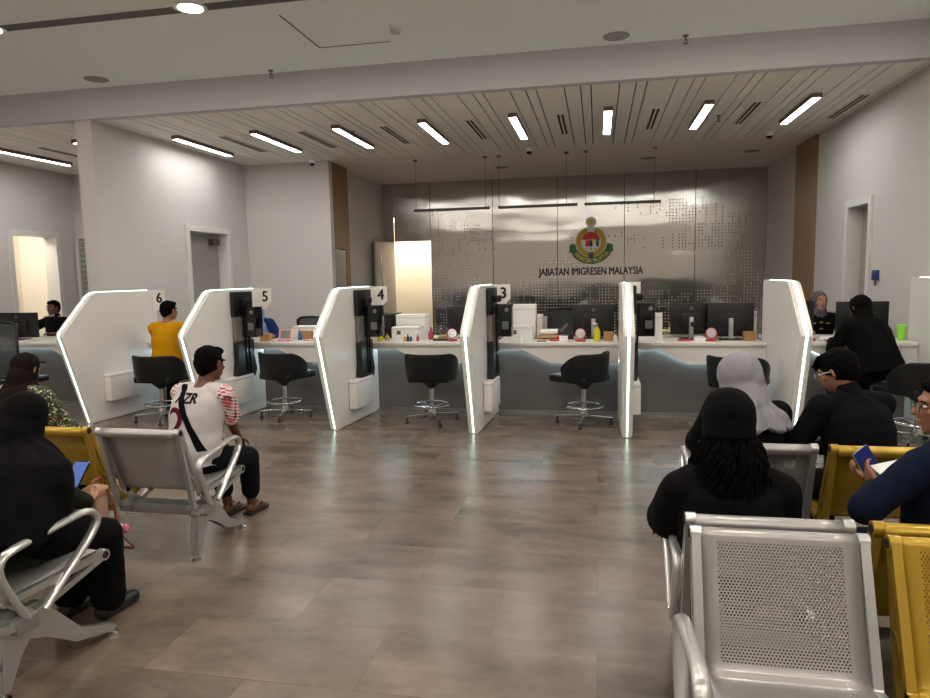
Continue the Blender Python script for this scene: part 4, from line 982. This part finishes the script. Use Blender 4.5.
    def hijab(F, m, cape=.30, w=1.0, fold=.008, name='hijab', face_gap=.03, vol=1.0, bun=True, tuck=False):
        bm = bmesh.new(); R = F.HR(); h = F.hp; s = F.s * vol; S, up2, rt, fw = F.S, F.up2, F.rt, F.fw
        ellip(bm, h(0, -.012 - face_gap, .032), V((.090, .102, .098)) * s, R); ellip(bm, h(0, -.01 - face_gap, -.04), V((.086, .092, .09)) * s, R)
        caps(bm, h(0, -.05, -.06), S + up2 * .03 - fw * .03 * (vol - 1) * 3, .085 * s, .10 * s)
        caps(bm, h(0, .03, -.115), F.N + fw * .03, .052 * s, .065 * s)
        for k in range(-5, 6):     # hem roll around the face
            a0 = k / 5 * 2.2; caps(bm, h(.070 * math.sin(a0), .060 - .028 * abs(math.sin(a0)) + .012, .012 + .085 * math.cos(a0)), h(.070 * math.sin(a0 + .44), .060 - .028 * abs(math.sin(a0 + .44)) + .012, .012 + .085 * math.cos(a0 + .44)), .009 * s, .009 * s, 8)
        if bun: ellip(bm, h(0, -.105, .0), V((.045, .04, .05)) * s, R)
        L = cape; rings = [(S + up2 * .10 * s, rt, fw, .085 * s, .085 * s), (S + up2 * .05 * s, rt, fw, .15 * s * w, .11 * s), (S - up2 * .0, rt, fw, .228 * s * w, .135 * s), (S - up2 * .07, rt, fw, .245 * s * w, .15 * s)]
        if cape > .12: rings += [(S - up2 * (.07 + (L - .07) * .5), rt, fw, .255 * s * w, .175 * s), (S - up2 * L, rt, fw, .265 * s * w, .19 * s)]
        if tuck: rings = [(S + up2 * .10 * s, rt, fw, .07 * s, .07 * s), (S + up2 * .03 * s, rt, fw, .10 * s, .08 * s), (S - up2 * .02, rt, fw, .11 * s, .07 * s)]
        loft(bm, rings, 32)
        sc = S.copy()
        def d(c):
            a = math.atan2((c - sc).dot(fw), (c - sc).dot(rt)); dz = max(0, min(1, (sc.z + .12 - c.z) / .2))
            return fold * dz * math.sin(a * 11 + 3 * noise.noise(c * 5)) + .005 * noise.noise(c * 11) + .003 * noise.noise(V((c.x * 30, c.y * 30, c.z * 7)))
        return fuse(name, bm, m, F.t, .0075, 5, d)
    def glasses(F, m):
        s = F.s; h = F.hp; bm = bmesh.new()
        for sg in (-1, 1):
            tube(bm, [h(sg * .033 + .024 * math.cos(a), .103, .004 + .018 * math.sin(a)) for a in [k * PI / 8 for k in range(16)]], .0019, 6, closed=True)
            tube(bm, [h(sg * .057, .100, .010), h(sg * .079, .06, .012), h(sg * .084, -.01, .01)], .002, 6)
        tube(bm, [h(-.010, .104, .008), h(.010, .104, .008)], .0019, 6)
        g = obj('glasses', bm, m, F.t, 60)
        bm = bmesh.new()
        for sg in (-1, 1):
            vv = [bm.verts.new(h(sg * .033 + .023 * math.cos(a), .103, .004 + .017 * math.sin(a))) for a in [k * PI / 8 for k in range(16)]]; bm.faces.new(vv)
        obj('lenses', bm, mat('clear_lens', (220, 230, 235), .05, alpha=.22), g)
def fabric(n, rgb, rough=.95, rgb2=None, vs=14):
    M = mat(n, rgb, rough, bump=.25, bscale=260, rgb2=rgb2, vscale=vs); M.node_tree.nodes['Principled BSDF'].inputs['Specular IOR Level'].default_value = .12; return M
black_f = fabric('black_fabric', (11, 10, 11)); blackb_f = fabric('black_blue_fabric', (10, 11, 14)); dark_f = fabric('dark_trousers', (15, 17, 24)); navy_f = fabric('navy_fabric', (15, 22, 40)); yel_f = fabric('mustard_fabric', (190, 136, 12))
grey_f = fabric('grey_hijab', (138, 137, 144)); brown_f = fabric('brown_hijab', (26, 19, 18)); white_f = fabric('white_jersey', (196, 190, 190)); green_f = fabric('dark_green_print', (40, 46, 30), rgb2=(22, 24, 18), vs=24)

def project_on(me, M, target, direction, off=.002):
    """lay a flat mesh (after matrix M) onto the surface of target along direction, in the person's own space"""
    bvh = BVHTree.FromPolygons([v.co.copy() for v in target.data.vertices], [list(p.vertices) for p in target.data.polygons])
    bm = bmesh.new(); bm.from_mesh(me); bmesh.ops.transform(bm, matrix=M, verts=bm.verts)
    bmesh.ops.triangulate(bm, faces=bm.faces)
    for _ in range(3):
        long_ = [e for e in bm.edges if e.calc_length() > .012]
        if long_: bmesh.ops.subdivide_edges(bm, edges=long_, cuts=1, use_grid_fill=False); bmesh.ops.triangulate(bm, faces=bm.faces)
    d = V(direction).normalized()
    for v in bm.verts:
        hit = bvh.ray_cast(v.co - d * .4, d)
        if hit[0]: v.co = hit[0] - d * off
    return bm

# man in the white jersey on bench A
F = Fig('man in a white patterned-sleeve jersey with a black strap across his back', (-2.36, 3.55, 0), -.10, skin3_m, s=.88, lean=6, slump=12, seat=.42, head_yaw=-8, head_pitch=8, hands=((-.08, .30, .54), (.07, .32, .54)), feet=((-.08, .38), (.06, .44)), girth=1.05, shoulder=.17, back=-.03, elbow=(.25, -.5, -.7), side=.13, tl=.97, hs=1.06)
sh = F.shirt(white_f, sleeve=.0, drop=.05, inf=.018)
def sleeve_pattern():
    M = bpy.data.materials.new('jersey_sleeve_pattern'); M.use_nodes = True; nt = M.node_tree; b = nt.nodes['Principled BSDF']; b.inputs['Roughness'].default_value = .85
    tc = nt.nodes.new('ShaderNodeTexCoord'); mp = nt.nodes.new('ShaderNodeMapping'); mp.inputs['Rotation'].default_value = (.5, .3, .5); nt.links.new(tc.outputs['Object'], mp.inputs[0])
    def wave(sc, ax):
        w = nt.nodes.new('ShaderNodeTexWave'); w.bands_direction = ax; w.inputs['Scale'].default_value = sc; w.inputs['Distortion'].default_value = 0; nt.links.new(mp.outputs[0], w.inputs['Vector']); return math_node(nt, 'GREATER_THAN', w.outputs['Fac'], .5)
    a = wave(9, 'X'); c = wave(13, 'Z'); x = math_node(nt, 'ABSOLUTE', math_node(nt, 'SUBTRACT', a, c)); z = wave(6, 'Z')
    col = mixc(nt, x, hexc(226, 214, 214), mixc(nt, z, hexc(206, 92, 108), hexc(110, 34, 44))); nt.links.new(col, b.inputs['Base Color']); return M
slm = sleeve_pattern()
for i, (s0, el, wr) in enumerate(F.arms):
    bm = bmesh.new(); caps(bm, s0, s0.lerp(el, .78), .062, .064, 18); fuse('sleeve', bm, slm, F.t, .007, 3, wrinkle(.004))
mar = fabric('maroon_print', (88, 26, 38))
yw = F.S.y - .5
def on_back(s_, size, x, z, m, name, sx=1):
    me = text_mesh(s_, size, 0, bold=.004); M = Matrix.Translation((x, yw, z)) @ Matrix.Rotation(PI / 2, 4, 'X') @ Matrix.Diagonal((sx, 1, 1, 1)); obj(name, project_on(me, M, sh, (0, 1, 0)), m, F.t)
on_back('AZR', .075, .03, F.S.z - .045, fabric('black_print', (34, 28, 30)), 'back_name'); on_back('2', .25, -.02, F.S.z - .245, mar, 'back_number', 1.1)
bm = bmesh.new(); n = 14
vs_ = [bm.verts.new((-.04 + .18 * (k / n) + e, yw, F.S.z + .05 - .37 * (k / n))) for k in range(n + 1) for e in (-.02, .02)]
for k in range(n): bm.faces.new((vs_[2 * k], vs_[2 * k + 1], vs_[2 * k + 3], vs_[2 * k + 2]))
me = bpy.data.meshes.new('t'); bm.to_mesh(me); bm.free()
st = obj('bag_strap', project_on(me, Matrix.Identity(4), sh, (0, 1, 0), .004), black_f, F.t); md = st.modifiers.new('s', 'SOLIDIFY'); md.thickness = .004
F.trousers(dark_f, hem=.72); F.shoes(mat('flip_flop_rubber', (30, 26, 28), .7), True); F.hair_short(vol=1.02)

# woman in black with the phone on bench B
F = Fig('woman in a long black hijab at the left edge, looking down at a phone', (-2.36, 2.22, 0), -.12, skin2_m, s=.87, tl=.81, lean=8, slump=14, seat=.43, head_yaw=6, head_pitch=18, hands=((-.10, .36, .54), (.03, .38, .55)), hand_dirs=(((.5, .8, .1), (.3, -.2, 1)), ((-.6, .8, .1), (-.2, -.2, 1))), curl=.5, feet=((-.10, .36), (.08, .40)), female=True, elbow=(.5, -.2, -1))
F.hijab(black_f, cape=.30, w=1.22, fold=.014, vol=1.08, face_gap=.0, bun=False); F.shirt(green_f, 1.9, name='blouse', drop=.1, inf=.008); F.trousers(black_f, skirt=True, name='skirt', hem=.92); F.shoes(black_m)
ph = thing('mobile_phone', 'dark mobile phone with a blue screen held by the woman in long black hijab', 'phone', (-2.38, 2.64, .655), -.15)
o = obj('phone_body', B(-.038, .038, -.078, .078, -.004, .004, .003), blackg_m, ph, 35); o.rotation_euler = (.75, 0, .25)
o = obj('phone_screen', B(-.034, .034, -.072, .072, .0042, .0048), mat('phone_blue_screen', (70, 90, 150), .2, emit=.25), ph); o.rotation_euler = (.75, 0, .25)
hb = thing('handbag', 'tan handbag with brown straps on the lap of the woman in long black hijab', 'bag', (-2.38, 2.74, .50), .15)
bm = bmesh.new(); box(bm, (0, 0, -.02), (.085, .11, .19), .03, seg=3); tanb = mat('tan_leather', (170, 138, 116), .55); obj('bag_body', bm, tanb, hb, 60)
brl = mat('brown_strap_leather', (122, 58, 34), .5)
obj('carry_handle', tube(bmesh.new(), smooth_path([(.01, -.05, .05), (.02, -.04, .10), (.02, .03, .10), (.01, .05, .05)]), .008, 8), brl, hb, 60)
obj('long_strap', tube(bmesh.new(), smooth_path([(.05, .03, .05), (.075, .04, -.06), (.07, .05, -.20), (.05, .06, -.24), (.10, .07, -.26), (.15, .05, -.25), (.10, .08, -.23), (.05, .06, -.14)]), .004, 6, .007), brl, hb, 60)
obj('flap', B(-.045, .045, -.058, .058, .02, .066, .012), mat('tan_leather_flap', (170, 132, 108), .55), hb, 60)
ch = thing('bag_charm', 'small pale round bag charm with pink edge hanging below the tan handbag', 'charm', (-2.30, 2.80, .34), 0)
bm = bmesh.new(); ellip(bm, (0, 0, 0), (.034, .02, .03)); obj('charm_head', bm, mat('charm_white', (226, 214, 208), .6), ch, 60)
bm = bmesh.new(); ellip(bm, (.03, .0, .008), (.018, .016, .024)); obj('pink_ear', bm, mat('charm_pink', (214, 120, 140), .6), ch, 60)
obj('loop', tube(bmesh.new(), [(0, 0, .02), (0, 0, .09)], .002, 5), brl, ch)

# woman in brown hijab and floral dress, bench A
def floral():
    M = bpy.data.materials.new('floral_cloth'); M.use_nodes = True; nt = M.node_tree; b = nt.nodes['Principled BSDF']; b.inputs['Roughness'].default_value = .85
    tc = nt.nodes.new('ShaderNodeTexCoord'); v = nt.nodes.new('ShaderNodeTexVoronoi'); v.inputs['Scale'].default_value = 60; nt.links.new(tc.outputs['Object'], v.inputs['Vector'])
    sp = math_node(nt, 'LESS_THAN', v.outputs['Distance'], .42); n = nt.nodes.new('ShaderNodeTexNoise'); n.inputs['Scale'].default_value = 30; nt.links.new(tc.outputs['Object'], n.inputs['Vector'])
    nt.links.new(mixc(nt, sp, hexc(50, 56, 44), mixc(nt, math_node(nt, 'GREATER_THAN', n.outputs['Fac'], .5), hexc(214, 204, 176), hexc(120, 134, 92))), b.inputs['Base Color']); return M
F = Fig('woman in a dark brown hijab and floral blouse behind the bench at left', (-3.50, 3.42, 0), 0, skin2_m, s=.84, tl=.95, lean=10, slump=8, seat=.42, head_pitch=12, hands=((-.12, .36, .56), (.12, .36, .56)))
F.shirt(floral(), 1.9, name='blouse', drop=.08, inf=.03); F.hijab(brown_f, cape=.26, w=.80, face_gap=0, bun=False); F.trousers(black_f, skirt=True, name='skirt'); F.shoes(black_m)

# man in yellow at counter six
F = Fig('man in a mustard yellow shirt seated at booth six, seen from behind', (-4.74, 6.70, 0), .05, skin_m, s=.94, lean=8, slump=2, seat=.52, head_yaw=-22, head_pitch=4, hands=((-.13, .46, .83), (.16, .44, .83)), feet=((-.12, .24), (.12, .24)))
F.shirt(yel_f, .7, drop=.05, inf=.02); F.trousers(dark_f); F.shoes(black_m); F.hair_short()

# man in the black cap with long curly hair, bench D
F = Fig('man in a black knit cap with long dark curly hair and black T-shirt', (.45, 2.46, 0), .0, skin3_m, s=.90, tl=.84, hs=1.06, sd=.055, splay=.02, lean=-4, slump=14, seat=.40, head_pitch=8, head_yaw=0, hands=((-.17, .30, .50), (.16, .30, .50)), girth=1.08, shoulder=.185, feet=((-.07, .42), (.15, .44)), elbow=(.55, -.35, -1), back=-.04)
F.shirt(black_f, .74, drop=.0, inf=.022, ksleeve=1.2); F.trousers(fabric('denim', (26, 36, 54)), hem=.95); F.shoes(black_m)
R = F.HR(); h = F.hp; s = F.s
bm = bmesh.new(); ellip(bm, h(0, -.018, .055), V((.098, .112, .098)) * s, R, 28); loft(bm, [(h(0, -.014, .065), F.hr, F.hf, .099 * s, .113 * s), (h(0, -.022, -.035), F.hr, F.hf, .097 * s, .106 * s)], 32)
cap = fuse('knit_cap', bm, fabric('knit_black', (8, 8, 9)), F.t, .006, 4, lambda c: .0025 * noise.noise(V((c.x * 12, c.y * 12, c.z * 30))))
bm = bmesh.new(); rnd = random.Random(3)
ellip(bm, h(0, -.055, -.06), V((.085, .055, .08)) * s, R)
for k in range(170):
    a = rnd.uniform(-1.9, 1.9); p = h(.084 * math.sin(a), -.02 - .085 * math.cos(a), rnd.uniform(-.08, -.03)); pts = [p]; L = rnd.uniform(.14, .27); ph_ = rnd.uniform(0, 6)
    out = V((math.sin(a), -math.cos(a), 0))
    for j in range(1, 9):
        t_ = j / 8; pts.append(p + out * (.05 * t_ ** .7 + (.02 if abs(a) < 1 else .015) * t_) + V((.012 * math.sin(ph_ + j * 1.3), .012 * math.cos(ph_ + j * 1.3), -L * t_)))
    tube(bm, pts, .0062, 5, rs=[1.1, 1.15, 1.15, 1.1, 1, .9, .75, .55, .25])
obj('long_hair', bm, hair_m, F.t, 80)

# woman in grey hijab, bench C
F = Fig('woman in a pale grey hijab and black top seated in the row before the booths', (.74, 3.44, 0), .12, skin2_m, s=.86, tl=.90, lean=3, slump=14, seat=.41, side=-.05, head_yaw=40, head_pitch=6, hands=((-.16, .36, .55), (.12, .36, .58)), feet=((-.12, .42), (.12, .44)), elbow=(.9, -.3, -.6))
F.shirt(black_f, 1.95, drop=.1, inf=.024, name='tunic'); F.hijab(grey_f, cape=.12, w=.68, face_gap=.0, fold=.018, vol=1.30); F.trousers(black_f); F.shoes(black_m)

# man in glasses and black shirt, bench C
F = Fig('man with glasses and dark wavy hair in a black shirt, head bowed', (1.26, 3.46, 0), .40, skin_m, s=.88, lean=12, slump=12, seat=.41, head_yaw=32, head_pitch=22, hands=((-.16, .32, .60), (.04, .36, .60)), feet=((-.12, .42), (.12, .44)), girth=1.1, shoulder=.19, elbow=(.8, -.4, -.6))
F.shirt(blackb_f, 1.9, drop=.06, inf=.02, collar=1); F.trousers(dark_f); F.shoes(black_m); F.hair_short(vol=1.08, fringe=1); F.glasses(mat('wire_frame', (190, 190, 190), .25, .8))
t = thing('white_folder', 'white papers held low by the man with glasses', 'paper', (.93, 3.78, .62), .4)
o = obj('sheet', B(-.1, .07, -.07, .07, 0, .004), paper_m, t); o.rotation_euler.x = .3

# man in navy at the right edge, bench D
F = Fig('man in a navy shirt with glasses at the right edge, holding a passport', (1.20, 2.56, 0), .70, skin_m, s=.87, lean=-2, slump=6, seat=.41, head_yaw=42, head_pitch=2, hands=((-.13, .16, .76), (.05, .28, .72)), hand_dirs=(((.2, .7, .5), (.8, 0, .4)), ((-.7, .5, .4), (-.3, .0, 1))), curl=.55, feet=((-.12, .42), (.12, .44)), girth=1.12, shoulder=.19, elbow=(1.2, -.15, -.35))
F.shirt(navy_f, 1.75, drop=.04, inf=.02, collar=1); F.trousers(dark_f); F.shoes(black_m); F.hair_short(vol=1.02); F.glasses(mat('dark_frame', (30, 28, 28), .3))
t = thing('passport', 'small blue passport booklet in the hand of the man in navy', 'passport', (1.0, 2.68, .80), .5)
o = obj('cover', B(-.036, .036, -.003, .003, -.0, .09, .002), mat('passport_blue', (36, 48, 120), .4), t); o.rotation_euler = (-.2, -.5, 0)
o = obj('pages', B(-.035, .035, .003, .006, .002, .088), paper_m, t); o.rotation_euler = (-.2, -.5, 0)
t = thing('paper_slip', 'white paper slip behind the blue passport', 'paper', (1.06, 2.66, .81), .3)
o = obj('sheet', B(-.06, .06, -.04, .04, 0, .003), paper_m, t); o.rotation_euler = (.35, -.15, 0)

# woman leaning at counter one
F = Fig('woman in black with long dark headscarf leaning on the counter by the right wall', (2.53, 6.80, 0), .34, skin_m, s=.94, lean=22, slump=6, seat=.52, head_yaw=10, head_pitch=6, hands=((-.14, .42, .83), (.14, .44, .83)), feet=((-.12, .25), (.12, .25)), detail=False)
F.shirt(black_f, 1.9, drop=.1, inf=.022, name='jacket'); F.hijab(black_f, cape=.50, w=.88, face_gap=.012, bun=False); F.trousers(black_f); F.shoes(black_m)

# staff behind the counters
F = Fig('woman officer in grey hijab and black uniform behind the counter', (2.45, 8.28, 0), PI, skin2_m, s=.93, lean=4, seat=.48, head_yaw=6, head_pitch=-2, hands=((-.2, .28, .84), (.2, .28, .84)), feet=((-.1, .2), (.1, .2)), elbow=(.6, -.7, -.5))
F.shirt(blackb_f, 1.9, name='uniform', inf=.018, collar=1); F.hijab(fabric('officer_hijab', (92, 84, 90)), cape=.05, w=.62, face_gap=.022, bun=False, tuck=True); F.trousers(black_f); F.shoes(black_m)
gm = mat('badge_gold', (206, 176, 80), .35, .5)
for x, z in ((-.07, -.06), (.075, -.06), (0, -.12), (.0, -.05)):
    c = F.S + V((x, .12, z)); obj('badge', B(c.x - .018, c.x + .018, c.y - .01, c.y + .004, c.z - .006, c.z + .006, .002), gm, F.t)
for sg in (-1, 1): c = F.S + V((sg * .15, .0, .062)); obj('epaulette', B(c.x - .035, c.x + .035, c.y - .02, c.y + .02, c.z - .006, c.z + .006, .003), gm, F.t)
F = Fig('man officer in black uniform behind the far left counter, arm stretched out', (-7.66, 8.42, 0), PI - .1, skin3_m, s=.93, lean=6, seat=.50, head_yaw=4, head_pitch=2, hands=((-.2, .28, .84), (.34, .28, 1.0)), feet=((-.1, .2), (.1, .2)), elbow=(.6, -.7, -.5))
F.shirt(blackb_f, .8, name='uniform', inf=.018, collar=1); F.trousers(black_f); F.shoes(black_m); F.hair_short()
obj('face_mask', (lambda b_: (ellip(b_, F.hp(0, .045, -.105), V((.05, .04, .02)) * F.s, F.HR()), b_)[1])(bmesh.new()), mat('mask_blue', (170, 190, 205), .8), F.t, 60)
for sg in (-1, 1): c = F.S + V((sg * .14, .04, .06)); obj('epaulette', B(c.x - .03, c.x + .03, c.y - .02, c.y + .02, c.z - .006, c.z + .006, .003), gm, F.t)
F = Fig('officer in a dark blue top mostly hidden behind the number five partition', (-4.32, 8.10, 0), PI, skin2_m, s=.93, lean=10, seat=.48, hands=((-.2, .30, .86), (.1, .30, .86)), feet=((-.1, .2), (.1, .2)), elbow=(.6, -.7, -.5), detail=False)
F.shirt(fabric('royal_navy', (26, 44, 92)), 1.2, name='uniform', inf=.02); F.hijab(fabric('blue_print', (70, 104, 160), rgb2=(150, 176, 214)), cape=.16, w=.8, face_gap=.028); F.trousers(black_f); F.shoes(black_m)
